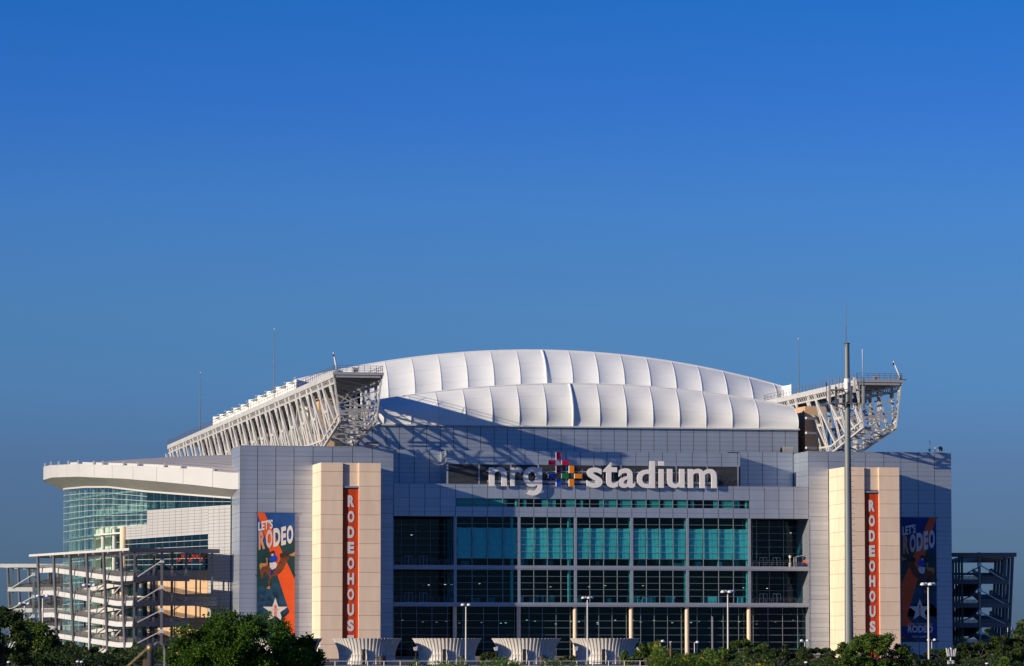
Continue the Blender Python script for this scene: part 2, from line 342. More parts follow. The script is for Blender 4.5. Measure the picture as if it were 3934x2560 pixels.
for u in (1719, 1840, 1962, 2068, 2175, 2281, 2385, 2493, 2598, 2717, 2835): MB().box(X(u, YC)-.16, X(u, YC)+.16, YC-.3, YC-.03, zbT-.4, zlou).build('louvre_post', M['slab'], lb)
# ---- band with the strip window
band = MB()
zw1, zw0 = Z(1760, 1914, YT), Z(1760, 1947, YT); xw0, xw1 = X(1750, YT), X(2878, YT)
band.box(XL1, XR0, YT+.03, YT+1.2, zw1, zbT-.1); band.box(XL1, XR0, YT+.03, YT+1.2, zbB, zw0); band.box(XL1, xw0, YT+.03, YT+1.2, zw0, zw1); band.box(xw1, XR0, YT+.03, YT+1.2, zw0, zw1)
bd = band.build('facade_band', M['joint'], ST); MB().box(XL1, XR0, YT-.06, YT+14, zbT-.1, zbT).build('band_coping', M['slab'], bd)
BCOL = [1512, 1572, 1632, 1691, 1750, 1814, 1873, 1932, 1994, 2051, 2103, 2155, 2211, 2266, 2319, 2371, 2427, 2483, 2534, 2585, 2641, 2702, 2760, 2817, 2878, 2936, 2992, 3049, 3106]
us = [X(u, YT) for u in BCOL]
panel_grid('wall_panel', 'wall_cladding', M['panel'], bd, ST, (0, YT), 0, us, [zw1, (zw1+zbT)/2+.9, zbT-.12], .14, .05, .07)
panel_grid('wall_panel', 'wall_cladding', M['panel'], bd, ST, (0, YT), 0, us, [zbB, (zbB+zw0)/2, zw0], .14, .05, .07)
for a, c in ((0, 4), (24, 28)): panel_grid('wall_panel', 'wall_cladding', M['panel'], bd, ST, (0, YT), 0, us[a:c+1], [zw0, zw1], .14, .05, .07)
def gl(x0, x1, z0, z1, Y, m='glassm', th=0, par=None, o=None):
    piece('glass_pane', 'glazing', M[m], par or ST, (x0, Y, z0) if o is None else o, th, (x1-x0, .05, z1-z0), ST)
def mbar(x0, x1, y0, y1, z0, z1, par=None): piece('mullion', 'mullions', M['mull'], par or ST, (x0, y1, z0), 0, (x1-x0, y1-y0, z1-z0), ST)
zwm = zw0+(zw1-zw0)*.42
for i in range(4, 24):
    for a, c in ((zw0, zwm), (zwm, zw1)): gl(us[i], us[i+1], a+.02, c-.02, YT+.2)
    mbar(us[i]-.06, us[i]+.06, YT-.02, YT+.3, zw0, zw1)
for z in (zw0, zwm, zw1): mbar(xw0, xw1, YT-.03, YT+.14, z-.05, z+.05)
# ---- glazed floors
zA1, zA0 = zbB, Z(1600, 2171, YT); zsA = Z(1600, 2188, YT); zB0 = Z(1600, 2314, YT); zsB = Z(1600, 2330, YT); zG = .9
for a, c in ((zsA, zA0), (zsB, zB0)):
    MB().box(XL1, XR0, YT+.05, YT+.7, a, c).box(XL1, XR0, YT-.05, YT+.05, a+.28, c).build('floor_slab_edge', M['slab'], ST)
    MB().box(XL1, XR0, YT+.7, YT+16, a+.1, c-.05).build('floor_slab', M['deck'], ST)
PIL = [1750, 1994.5, 2211, 2427, 2641, 2879]
bays = [(1755, 1990, (1814, 1873, 1932)), (1999, 2205, (2051, 2103, 2155)), (2217, 2422, (2266, 2319, 2371)), (2432, 2636, (2483, 2534, 2585)), (2646, 2875, (2702, 2760, 2817))]
for a, c, nm in ((zsA, zA1, 'a'), (zsB, zsA, 'b')):
    lo, hi, n = (zA0, zA1, 7) if nm == 'a' else (zB0, zsA, 5)
    for u in PIL: MB().box(X(u-5, YT), X(u+5, YT), YT-.02, YT+.6, lo, hi).build('pilaster', M['slab'], ST)
    for u0, u1, mu in bays:
        xs = [X(u, YT) for u in (u0, *mu, u1)]; zs = lin(lo, hi, n)
        for i in range(4):
            for j in range(n): gl(xs[i], xs[i+1], zs[j]+.03, zs[j+1]-.03, YT+.28)
        for x in xs[1:-1]: mbar(x-.055, x+.055, YT+.02, YT+.40, lo, hi)
        for q in zs[1:-1]: mbar(xs[0], xs[-1], YT+.06, YT+.2, q-.04, q+.04)
    # returns of the glazed box (left-facing and right-facing) and the recessed balcony glazing
    for u, sgn in ((1744, -1), (2884, 1)):
        x = X(u, YT); th = -math.pi/2 if sgn < 0 else math.pi/2
        for yy in (0, 2.6, 5.2, 7.8):
            for j in range(n):
                o = (x, YREC-yy, zs[j]+.03) if sgn < 0 else (x, YT+.3+yy, zs[j]+.03)
                gl(0, 2.5, 0, zs[1]-zs[0]-.06, 0, 'glassm', th, None, o)
            MB().box(x-.08, x+.08, YT+.4+yy, YT+.52+yy, lo, hi).build('mullion_post', M['mull'], ST)
    for ul in ((1512, 1541, 1597, 1653, 1707, 1737), (2889, 2906, 2954, 3009, 3061)):
        xs = [X(u, YREC, 2080) for u in ul]
        for i in range(len(xs)-1):
            for j in range(n): gl(xs[i], xs[i+1], zs[j]+.03, zs[j+1]-.03, YREC, 'glassk')
        for x in xs: mbar(x-.05, x+.05, YREC-.25, YREC-.05, lo, hi)
        for q in zs[1:-1]: mbar(xs[0], xs[-1], YREC-.2, YREC-.05, q-.035, q+.035)
        dz = 2.45
        for k in ((1, 2) if ul[0] < 2000 else (1, 2)):   # paired glass doors
            c = xs[k]+(xs[k+1]-xs[k])*.5
            df = MB()
            for e in (-1.0, -.06, .06, 1.0): df.box(c+e-.07, c+e+.07, YREC-.45, YREC-.3, lo, lo+dz)
            df.box(c-1.1, c+1.1, YREC-.45, YREC-.3, lo+dz, lo+dz+.15); df.box(c-1, c+1, YREC-.44, YREC-.32, lo, lo+.25)
            df.build('door_frame', M['mull'], ST)
    # balcony rails
    for x0, x1 in ((XL1+.3, X(1738, YT)), (X(2892, YT), XR0-.2)):
        rl = MB(); n_ = 9
        for i in range(n_+1): x = x0+(x1-x0)*i/n_; rl.box(x-.03, x+.03, YT+.1, YT+.16, lo, lo+1.1)
        rl.box(x0, x1, YT+.1, YT+.16, lo+1.05, lo+1.12); rl.box(x0, x1, YT+.1, YT+.16, lo+.55, lo+.58); rl.build('balcony_rail', M['rail'], ST)
# side walls of the balcony recesses
MB().box(XL1-.4, XL1+.02, YT+.05, YREC+6, 0, zbB).build('recess_side_wall', M['joint'], ST)
rw = MB().box(XR0-.02, XR0+.4, YT+.05, YREC+6, 0, zbB).build('recess_side_wall', M['joint'], ST)
panel_grid('wall_panel', 'wall_cladding', M['panel'], rw, ST, (XR0-.02, YREC-5.6), -math.pi/2, [0, 5.4], lin(zG, zbB, 20), .06, .04, .05)
# ground floor
zs = lin(zG, zsB, 7); YG = YT+3.2
gcols = [1512, 1541, 1600, 1659, 1718, 1778, 1857, 1915, 1976, 2032, 2083, 2136, 2190, 2248, 2300, 2351, 2406, 2461, 2513, 2564, 2617, 2678, 2733, 2778, 2837, 2893, 2950, 3006, 3064, 3106]
xs = [X(u, YG, 2420) for u in gcols]
for i in range(len(xs)-1):
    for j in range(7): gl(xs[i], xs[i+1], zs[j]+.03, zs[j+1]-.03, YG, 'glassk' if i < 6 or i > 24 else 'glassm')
    mbar(xs[i]-.05, xs[i]+.05, YG-.2, YG-.05, zG, zsB)
for q in zs[1:]: mbar(xs[0], xs[-1], YG-.18, YG-.05, q-.04, q+.04)
MB().box(X(2732, YG), X(2734.5, YG), YG-.75, YG-.25, zG, zsB-2.5).build('vestibule_frame', M['mull'], ST)
for u in (1747, 1992.5, 2209, 2424.5, 2639, 2877): MB().tube((X(u, YT+1.3, 2420), YT+1.3, zG-.2), (X(u, YT+1.3, 2420), YT+1.3, zsB), .53, n=20).build('round_column', M['conc'], ST, smooth=False)
MB().box(XL1-2, XR0+2, YT-6, YT+4, 0, zG).build('plinth', M['deck'], ST)
# ---- inside
MB().box(XL1+.5, XR0-.5, YT+14.5, YT+15, 0, zw1+3).build('inner_wall', M['dark'], ST)
MB().box(XL1+.5, XR0-.5, YT+1.3, YT+14, zw1+.4, zw1+.7).build('ceiling', M['dark'], ST); MB().box(XL1+.5, XR0-.5, YT+1.3, YT+14, zbB-.1, zbB+.3).build('ceiling', M['dark'], ST)
for lo, hi in ((zA0, zA1), (zB0, zsA)):
    for u in (1966, 2186, 2420, 2632, 2869): MB().tube((X(u, YT+1.6), YT+1.6, lo), (X(u, YT+1.6), YT+1.6, hi), .42, n=14).build('inner_column', M['drape'], ST, smooth=False)
zc1, zc0 = Z(1760, 2026, YT), Z(1760, 2144, YT)
k = 0
for u0, u1, mu in bays:
    q = [u0, *mu, u1]
    for i in range(4):
        a, c = X(q[i], YT)+.1, X(q[i+1], YT)-.12; k += 1; rr = random.Random(k); ph = rr.random()*6; lean = .12+.2*rr.random()
        def fn(s, t, a=a, c=c, ph=ph, lean=lean):
            z = zc0+(zc1-zc0)*t; edge = .06*math.sin(t*13+ph)
            x = a+(c-a)*(s+lean*.25*(1-s)*(1-t)*t*4*.5)+edge*(1-s)
            y = YT+.60+.05*math.sin(s*4+t*3+ph)*(.3+s)+.07*s*s*s*math.sin(t*5.5*3.14+ph*.2)+.02*math.sin(s*17+ph+2*t)
            return (x, y, z-.12*math.sin(math.pi*s)*(1 if t > .99 else 0))
        MB().grid(fn, 14, 18).build('window_curtain', M['curtain'], ST, smooth=True)
for u0, u1 in ((1752, 1812), (1816, 1871), (1875, 1930), (1934, 1947), (2007, 2020), (2080, 2101), (2105, 2135), (2172, 2207), (2226, 2238), (2300, 2318), (2322, 2370), (2380, 2424), (2437, 2482), (2494, 2532), (2547, 2584), (2598, 2640), (2652, 2665), (2738, 2758), (2770, 2815), (2819, 2838)):
    a, c = X(u0, YT+.8), X(u1, YT+.8); n = max(4, int((c-a)/.13))
    MB().grid(lambda s, t, a=a, c=c, n=n: (a+(c-a)*s, YT+.55+(.1 if int(s*n+.5) % 2 else -.06), zw0+(zw1-zw0)*t), n, 1).build('window_drape', M['drape'], ST)
for u in (1984, 2208, 2424, 2638, 2867): MB().tube((X(u, YT+1.2), YT+1.2, zw0), (X(u, YT+1.2), YT+1.2, zw1), .4, n=14).build('inner_column', M['drape'], ST, smooth=False)
for lo, hi, seed, m_ in ((zB0, zsA, 3, 26), (zA0, zA1, 5, 14)):
    rr = random.Random(seed)
    for i in range(m_):   # shop counters, kiosks and signs standing inside
        x = XL1+18+rr.random()*(XR0-XL1-34); w_ = .5+rr.random()*2.2; h_ = .8+rr.random()*1.2; y = YT+1.6+rr.random()*3
        MB().box(x, x+w_, y, y+.7, lo, lo+h_).box(x+.1, x+w_-.1, y-.03, y, lo+h_*.2, lo+h_*.8).build('kiosk', M['curtain'] if i % 3 == 1 else M['rail'], ST)
rr = random.Random(9)
for lo, hi, m_ in ((zG, zsB, 30), (zB0, zsA, 10), (zA0, zA1, 4)):
    for i in range(m_):
        x = XL1+2+(XR0-XL1-4)*(i+rr.random())/m_; y = YT+5+rr.random()*6; z = hi-3.4-rr.random()*1.2
        MB().lathe((x, y, z), [(.0, .14), (.22, .1), (.3, 0), (0, -.02)], 8).build('ceiling_lamp', M['lamp_on'], ST)

# ---- stadium body behind the facade
body = MB(); body.box(142, XL1, 1006.2, 1330, 0, 53.8); body.box(XL1, XR0, 1011.6, 1330, 0, 58); body.box(XR0, 313, 1006.2, 1330, 0, 53.8)
body.build('stadium_body', M['roofg'], ST)
MB().box(170.5, 285, 1013, 1050, 58, 64).build('roof_gallery', M['roofg'], ST)
for x in (168.5, 285.2): MB().box(x, x+1.5, 1030 if x < 200 else 1016, 1325, 53.8, 71.2 if x < 200 else 65.5).build('bowl_shade_wall', M['dark'], ST)  # near-black colour stands in for the shaded seats and roof underside
for i in range(20): y = 1036+i*14.5; MB().hexa([(163.5, y, 53.8), (167.5, y, 53.8), (167.5, y+7, 53.8), (163.5, y+5, 53.8), (166.8, y+1, 63.5), (167.9, y+1, 63.5), (167.9, y+6, 63.5), (166.8, y+5, 63.5)]).build('bowl_buttress', M['white'], ST)
MB().box(157.5, 163, 1022, 1030, 53.8, 69).build('truss_tower', M['tan'], ST)
b = MB(); b.box(288.8, 294.6, 1014, 1024, 53.8, 68)
b.build('truss_tower', M['tan'], ST)
for zz in (56.5, 60.5, 64.5): MB().tube((287.5, 1008.5, zz), (291, 1011, zz), .35, n=10).build('pipe', M['steel'], ST)

# ---- fabric roof
def fabric_bay(xa, xb, prof, sag, name='fabric_panel', n=8, m=14, tapa=1.0):
    def fn(s, t):
        x = xa+(xb-xa)*s; y, z, ny, nz = prof(x, t); d = sag*4*s*(1-s)*min(1, 6*t+.25)*(1-t**3)
        return (x, y-ny*d, z-nz*d)
    return MB().grid(fn, n, m).build(name, M['fabric'], ST, smooth=True)
XCN = 227.6
zfb = zt0+.1
def top_lower(x): return 73.1-5.4*((x-XCN)/57.5)**2
def prof_lower(x, t):
    zt = top_lower(x)
    y = YTOP-.5+4.2*t**2.2-.8*math.sin(math.pi*t); z = zfb+(zt-zfb)*t
    return y, z, -.94, .34*t+.05
rl = [168.5, 172.8]+[223.7+7.27*k for k in range(-6, 8)]+[285.6]
def top_upper(x): return 76.5+9.5*(1-((x-XCN)/70.5)**2)
def prof_upper(x, t):
    zt = top_upper(x); zb = zt-13.5
    y = 1060+6.0*t**2-.9*math.sin(math.pi*t); z = zb+(zt-zb)*(1-(1-t)**1.15)
    return y, z, -.94, .34*t+.05
ru = [157.2]+[227.4+7.45*k for k in range(-9, 10)]+[298]
def rib_line(x, prof, w, h, name, m='seam'):
    pts = [prof(x, i/14) for i in range(15)]; b = MB()
    for p, q in zip(pts, pts[1:]):
        a = Vector((x, p[0]+p[2]*h*.5, p[1]+p[3]*h*.5)); c = Vector((x, q[0]+q[2]*h*.5, q[1]+q[3]*h*.5)); b.bar(a, c, w, h, up=(0, -1, .5))
    return b.build(name, M[m], ST)
for i in range(len(rl)-1): fabric_bay(rl[i], rl[i+1], prof_lower, .5)
for x in rl: rib_line(x, prof_lower, .16, .06, 'roof_rib')
rib_line(223.7, prof_lower, .26, .34, 'roof_seam_rib')
for i in range(len(ru)-1): fabric_bay(ru[i], ru[i+1], prof_upper, .5)
for x in ru: rib_line(x, prof_upper, .16, .06, 'roof_rib')
rib_line(227.4, prof_upper, .26, .28, 'roof_seam_rib')
for prof, rr_, fr in ((prof_lower, rl, (.42, .72)), (prof_upper, ru, (.36, .66))):
    for t in fr:
        b = MB()
        for i in range(len(rr_)-1):
            pr = None
            for s in range(7):
                q = s/6; x = rr_[i]+(rr_[i+1]-rr_[i])*q; y, z, ny, nz = prof(x, t); d = .5*4*q*(1-q)*min(1, 6*t+.25)*(1-t**3)-.03
                p = Vector((x, y-ny*d, z-nz*d))
                if pr is not None: b.bar(pr, p, .09, .03, up=(0, ny, nz))
                pr = p
        b.build('fabric_seam', M['seam'], ST)
def edge_cap(fn, xa, xb, name, r=.28, n=60):
    b = MB(); p = None
    for i in range(n+1):
        q = Vector(fn(xa+(xb-xa)*i/n))
        if p is not None: b.tube(p, q, r, n=6, cap=False)
        p = q
    return b.build(name, M['seam'], ST)
edge_cap(lambda x: (x, prof_lower(x, 1)[0], prof_lower(x, 1)[1]+.1), 168.5, 285.6, 'roof_edge_cable', .22)
edge_cap(lambda x: (x, prof_upper(x, 1)[0], prof_upper(x, 1)[1]+.1), 157.2, 298, 'roof_edge_cable', .22)
MB().box(165, 286, YTOP-.85, YTOP-.1, zfb-.35, zfb).build('roof_gutter', M['white'], ST)
# roof tops behind the front edges, and the pleated side skirts of the two moving panels
def lid(y0, y1, fn, x0, x1, name):
    MB().grid(lambda s, t: (x0+(x1-x0)*s, y0+(y1-y0)*t, fn(x0+(x1-x0)*s)), 40, 10).build(name, M['fabric'], ST, smooth=True)
lid(1013.7, 1059, lambda x: top_lower(x)-.2, 168.5, 285.6, 'roof_top')
lid(1066.5, 1157.5, lambda x: top_upper(x)-.02, 157.2, 298, 'roof_top'); lid(1158.5, 1242, lambda x: top_upper(x)-.5, 157.2, 298, 'roof_top')
for y0, y1, n, dz in ((1060.3, 1157.6, 5, 0), (1158.4, 1242, 5, -.4)):
    for i in range(n):
        a = y0+(y1-y0)*i/n; c = y0+(y1-y0)*(i+1)/n
        for xs_, sg in ((157.2, -1), (298, 1)):
            zt_, zb_ = 77+dz, 72.6
            MB().add([(xs_, a, zb_), (xs_, a, zt_), (xs_-sg*2.2, (a+c)/2+2, zt_-.2), (xs_-sg*.6, (a+c)/2+2, zb_), (xs_, c, zt_), (xs_, c, zb_)], [(0, 3, 2, 1), (3, 5, 4, 2)]).build('side_skirt', M['fabric'], ST)
            MB().box(xs_-.4 if sg < 0 else xs_, xs_ if sg < 0 else xs_+.4, a-.3, a+2.4, zt_-.05, zt_+.18).build('skirt_bracket', M['steelg'], ST)
    MB().add([(157.2, y1, 72.5), (157.2, y1, 77), (298, y1, 77), (298, y1, 72.5)], [(0, 1, 2, 3)]).build('end_skirt', M['fabric'], ST)

# ---- roof trusses
def truss(x0, w, side):
    y0, y1 = 970.0, 1334.0; zt = 72.3; inward = 1 if side < 0 else -1
    T = MB().box(x0+.3, x0+w-.3, y0+.2, y1, zt-.45, zt-.05).build('roof_truss', M['steelg'], ST)   # the deck carries the members
    def bz(y): return interp(y, [(970, zt-12.4), (1001, 54.9), (1330, 55.5)])
    def xo(z): return .135*(zt-z)                                  # the faces lean in towards the bottom
    def P(face, y, z): return Vector((x0+xo(z) if face == 0 else x0+w-xo(z), y, z))
    for f in (0, 1):
        xf = x0 if f == 0 else x0+w
        MB().box(xf-.12, xf+.12, y0, y1, zt-1.35, zt).build('top_chord', M['steel'], T)
        MB().bar(P(f, y0, zt-2.75), P(f, y1, zt-2.75), .4, .42).build('stringer', M['steel'], T)
        for a, c in ((970, 1001), (1001, 1330)):
            for dz in (0, 1.7):
                MB().bar(P(f, a, bz(a)+dz), P(f, c, bz(c)+dz), .55, .5).build('bottom_chord', M['steel'], T)
            n = int((c-a)/2.2); lc = MB()
            for i in range(n):
                ya = a+(c-a)*i/n; yb = a+(c-a)*(i+1)/n; lc.bar(P(f, ya, bz(ya)+(1.7 if i % 2 else 0)), P(f, yb, bz(yb)+(0 if i % 2 else 1.7)), .18, .18)
            lc.build('chord_lacing', M['steel'], T)
        # X lacing under the top chord
        lc = MB(); y = y0+.3
        nmax = 0
        while y < y1-2:
            lc.bar(P(f, y, zt-1.35), P(f, y+1.6, zt-2.6), .16, .16); lc.bar(P(f, y+1.6, zt-1.35), P(f, y, zt-2.6), .16, .16); y += 2.1
        lc.build('lattice_strip', M['steel'], T)
        bay = 19.5; nb = int((y1-y0)/bay)
        for i in range(nb+1):
            y = y0+1+bay*i
            for yy in (y, y+7.0):                                   # laced twin posts
                yb = max(y0+.4, yy-6.0); zb = bz(yb)
                if yy-6.0 < y0: yb = y0+.4
                a = P(f, yy, zt-1.35); c = P(f, yb, zb)
                off = Vector((0, .62, 0))
                for s in (-1, 1): MB().bar(a+off*s, c+off*s, .30, .30).build('post', M['steel'], T)
                l = MB(); n = 10
                for k in range(n):
                    p = a+(c-a)*(k/n); q = a+(c-a)*((k+1)/n); sg = 1 if k % 2 else -1; l.bar(p+off*sg, q-off*sg, .13, .13)
                l.build('post_lacing', M['steel'], T)
            if i: g = P(f, y+.5, (zt-2+bz(y))/2); MB().bar(g-Vector((0, 3.2, 0)), g+Vector((0, 3.6, 0)), .5, .8).build('tie_beam', M['steel'], T)
            for d0 in (8.2, 19.3):                                   # long diagonals
                yt_, yb_ = y+d0, y+d0-13.5
                if yb_ > y0+1: MB().bar(P(f, yt_, zt-2.75), P(f, yb_, bz(yb_)+1), .62, .62).build('diagonal', M['steel'], T)
            if i == 0: MB().bar(P(f, y+8, zt-2.9), P(f, y0+1, bz(y0+1)+1.5), .5, .5).build('diagonal', M['steel'], T)
    # tip: end beam, cross frames and bracing seen from the front
    MB().box(x0-.25, x0+w+.25, y0-.35, y0+.15, zt-.68, zt).build('end_beam', M['steelg'], T)
    MB().box(x0+.5, x0+w-.6, y0-.1, y0+.2, zt-1.35, zt-.74).build('end_beam', M['steelg'], T)
    for i in range(0, 4):
        y = y0+.6+i*10.0; zb = bz(y); zz = lin(zt-4.2, zb, 2 if i < 2 else 3)
        for k, z in enumerate(zz[1:]):
            MB().bar(P(0, y, z), P(1, y, z), .32, .42).build('cross_beam', M['steelg'], T); MB().bar(P(0, y, z-.95) if k < 2 else P(0, y, z), P(1, y, z-.95) if k < 2 else P(1, y+3, z), .28, .3).build('cross_beam', M['steelg'], T)
            a, c = (P(0, y, zz[k]), P(1, y, z)) if (i+k) % 2 else (P(1, y, zz[k]), P(0, y, z))
            MB().bar(a, c, .3, .3).build('brace', M['steelg'], T)
            m_ = (P(0, y, zz[k])+P(1, y, zz[k]))/2; MB().bar(m_, P(0 if (i+k) % 2 else 1, y, z), .22, .22).build('brace', M['steelg'], T)
        MB().bar(P(0, y, zb+.1), P(1, min(y+10, 1001), bz(min(y+10, 1001))+.1), .32, .3).build('brace', M['steelg'], T)
        MB().bar(P(0, y, zt-1.5), P(1, y+6, zt-3.4), .3, .3).build('brace', M['steelg'], T)
    for y in [y0+3+6*i for i in range(40)]: MB().box(x0+.2, x0+w-.2, y, y+.5, zt-1.2, zt-.5).build('deck_beam', M['steelg'], T)
    # deck railings
    for xf in (x0, x0+w):
        rl_ = MB(); n = int((y1-y0)/3.2)
        for i in range(n+1): y = y0+(y1-y0)*i/n; rl_.box(xf-.05, xf+.05, y-.05, y+.05, zt, zt+1.7)
        for z in (zt+.85, zt+1.65): rl_.box(xf-.045, xf+.045, y0, y1, z-.045, z+.045)
        rl_.build('deck_railing', M['rail'], T)
    rl_ = MB()
    for i in range(9): x = x0+w*i/8; rl_.box(x-.05, x+.05, y0-.05, y0+.05, zt, zt+1.7)
    for z in (zt+.55, zt+1.1, zt+1.65): rl_.box(x0, x0+w, y0-.045, y0+.045, z-.045, z+.045)
    rl_.build('end_railing', M['rail'], T)
    MB().box(x0+w*.42, x0+w*.52, y0+1.5, y0+2.4, zt+.1, zt+1.2).box(x0+w*.40, x0+w*.54, y0+1.4, y0+2.5, zt+1.2, zt+1.3).build('deck_cabinet', M['steelg'], T)
    return T
truss(153.3, 12.5, -1); truss(290.3, 12.1, 1)

# ---- curved side wing on the left
A0 = Vector((132.4, 1006.0, 0)); PATH = []; p = A0.copy(); DS = 1.0
for i in range(260):
    s = i*DS; ph = .50-.587*s/150; PATH.append((p.copy(), ph)); p = p+Vector((-math.sin(ph), math.cos(ph), 0))*DS
def wing(s, off=0.0, z=0.0):
    if s < 0:
        ph = PATH[0][1]; p = A0+Vector((math.sin(ph), -math.cos(ph), 0))*(-s); return Vector((p.x-off*math.cos(ph), p.y-off*math.sin(ph), z))
    s = min(s, 258.9); i = int(s); t = s-i; p0, f0 = PATH[i]; p1, f1 = PATH[i+1]; p = p0.lerp(p1, t); ph = f0+(f1-f0)*t
    return Vector((p.x-off*math.cos(ph), p.y-off*math.sin(ph), z))
def su(u, off=0.0, z=30):
    lo, hi = 0.0, 150.0
    for _ in range(40):
        mid = (lo+hi)/2
        if pu(wing(mid, off, z)) > u: lo = mid
        else: hi = mid
    return lo
def zwing(s, pts, off=0.0):           # pts: measured (column, row) pairs of an edge running along the wing
    q = wing(s, off); u = pu(Vector((q.x, q.y, 45))); return zp(q, interp(u, pts))
SMAX = 172
OFF = 6.0
F_TOP = [(155, 1797), (190, 1788), (300, 1783), (480, 1788), (600, 1793), (750, 1803), (888, 1817)]
F_BOT = [(155, 1848), (200, 1835), (300, 1832), (480, 1840), (600, 1850), (750, 1864), (888, 1880)]
G_TOP = [(228, 1890), (250, 1880), (330, 1873), (420, 1873), (565, 1890), (720, 1902), (888, 1915)]
def ribbon(name, m, f0, f1, s0, s1, n, par=None, smooth=True):
    return MB().grid(lambda s, t: tuple(f0(s0+(s1-s0)*s)*(1-t)+f1(s0+(s1-s0)*s)*t), n, 1).build(name, m, par or ST, smooth=smooth)
SF0 = 0.0
def ft(s): return wing(s, OFF, zwing(s, F_TOP, OFF) if s < 150 else zwing(150, F_TOP, OFF))
def fb(s): return wing(s, OFF, zwing(s, F_BOT, OFF) if s < 150 else zwing(150, F_BOT, OFF))
def gt(s): return wing(s, 0, zwing(s, G_TOP) if s < 147 else zwing(147, G_TOP))
SF0 = -13.0
wg = ribbon('fascia', M['white'], ft, fb, SF0, SMAX, 60)
n = 14
for i in range(n):                    # fascia skin panels
    a, c = SF0+(SMAX-SF0)*i/n, SF0+(SMAX-SF0)*(i+1)/n-.12
    MB().grid(lambda s, t, a=a, c=c: tuple((ft(a+(c-a)*s)*(1-t)+fb(a+(c-a)*s)*t)+(wing(a+(c-a)*s, 1)-wing(a+(c-a)*s, 0))*.08), 8, 1).build('fascia_panel', M['white'], wg, smooth=True)
ribbon('fascia_coping', M['white'], lambda s: ft(s), lambda s: ft(s)+(wing(s, -1.2)-wing(s, 0)), SF0, SMAX, 60)
ribbon('soffit', M['soffit'], lambda s: fb(s), lambda s: gt(s)+Vector((0, 0, .25)), SF0, SMAX, 60)
ribbon('soffit_trim', M['white'], lambda s: gt(s)+(wing(s, .35)-wing(s, 0))+Vector((0, 0, .35)), lambda s: gt(s)+(wing(s, .3)-wing(s, 0))-Vector((0, 0, .12)), 0, SMAX, 60)
def roof_in(s):
    y = wing(s).y; return Vector((150, min(y+18, 1300), interp(s, [(0, 54.2), (60, 56.3), (110, 57.0), (175, 57.2)])))
MB().grid(lambda s, t: tuple((ft(SF0+(SMAX-SF0)*s)-Vector((0, 0, .3)))*(1-t)+roof_in(SF0+(SMAX-SF0)*s)*t+Vector((0, 0, .22*(int(t*24+.5) % 2)+1.0*math.sin(math.pi*t)))), 40, 24).build('wing_roof', M['roofg'], ST)
for u in (172, 195, 225, 262, 300, 360, 395, 475, 530, 632, 697, 830):
    s = su(u, OFF, 53); q = ft(s); MB().box(q.x-.2, q.x+.2, q.y-.2, q.y+.2, q.z-.2, q.z+1.0).build('parapet_post', M['white'], wg)
for u0, u1 in ((262, 295), (310, 355), (362, 390), (410, 470), (482, 525), (545, 625), (640, 690), (712, 822), (836, 885)):
    ribbon('parapet_strip', M['white'], lambda s: ft(s)+(wing(s, -.5)-wing(s, 0))+Vector((0, 0, .55)), lambda s: ft(s)+(wing(s, -.5)-wing(s, 0)), su(u1, OFF, 53), su(u0, OFF, 53), 6, wg)
def wz(s, v):                         # height on the wing wall at measured row v
    return zp(wing(min(s, 148)), v)
s565, s888, s360, s470 = su(566, 0, 38), 0.4, su(361, 0, 30), su(482, 0, 30)
def wpane(s0, s1, f0, f1, m='glassd', off=0.0, name='glass_pane', rest='glazing', d=.06):
    piece_quad(name, rest, M[m], ST, [wing(s0, off, f0(s0)), wing(s1, off, f0(s1)), wing(s1, off, f1(s1)), wing(s0, off, f1(s0))][::-1], d, ST)
def wgrid(s0, s1, n, lo, hi, m, mk='glassd', off=0, gap=.04, kind='glass_pane', rest='glazing', mull=True, d=.06):
    ss = lin(s0, s1, n)
    for i in range(n):
        for j in range(m):
            f0 = lambda s, j=j: lo(s)+(hi(s)-lo(s))*j/m+gap; f1 = lambda s, j=j: lo(s)+(hi(s)-lo(s))*(j+1)/m-gap
            wpane(ss[i]+gap*1.5, ss[i+1]-gap*1.5, f0, f1, mk, off, kind, rest, d)
    if mull:
        for j in range(m+1):          # horizontal rings
            b = MB(); k = max(4, int((s1-s0)/3))
            for a, c in zip(lin(s0, s1, k), lin(s0, s1, k)[1:]):
                fz_ = lambda s: lo(s)+(hi(s)-lo(s))*j/m
                b.bar(wing(a, off+.1, fz_(a)), wing(c, off+.1, fz_(c)), .12, .10)
            b.build('mullion_ring', M['white'], ST)
        b = MB()
        for s in ss: b.bar(wing(s, off+.05, lo(s)), wing(s, off+.05, hi(s)), .05, .06)
        tag(b.build('mullions', M['mull'], ST), kind='stuff')
UB = [(228, 2047), (361, 2027), (470, 2021), (566, 2014)]
lo_u = lambda s: zwing(s, UB) if s < 147 else zwing(147, UB)
hi_g = lambda s: gt(s).z
wgrid(s565, SMAX, 36, lo_u, hi_g, 7)
lo_d = lambda s: .5
wgrid(s360, SMAX, 24, lo_d, lo_u, 12)
M_TOP = [(566, 1962), (888, 1941)]
lo_m = lambda s: zwing(s, M_TOP)
wgrid(s888, s565, 11, lo_m, hi_g, 2, 'glassk')
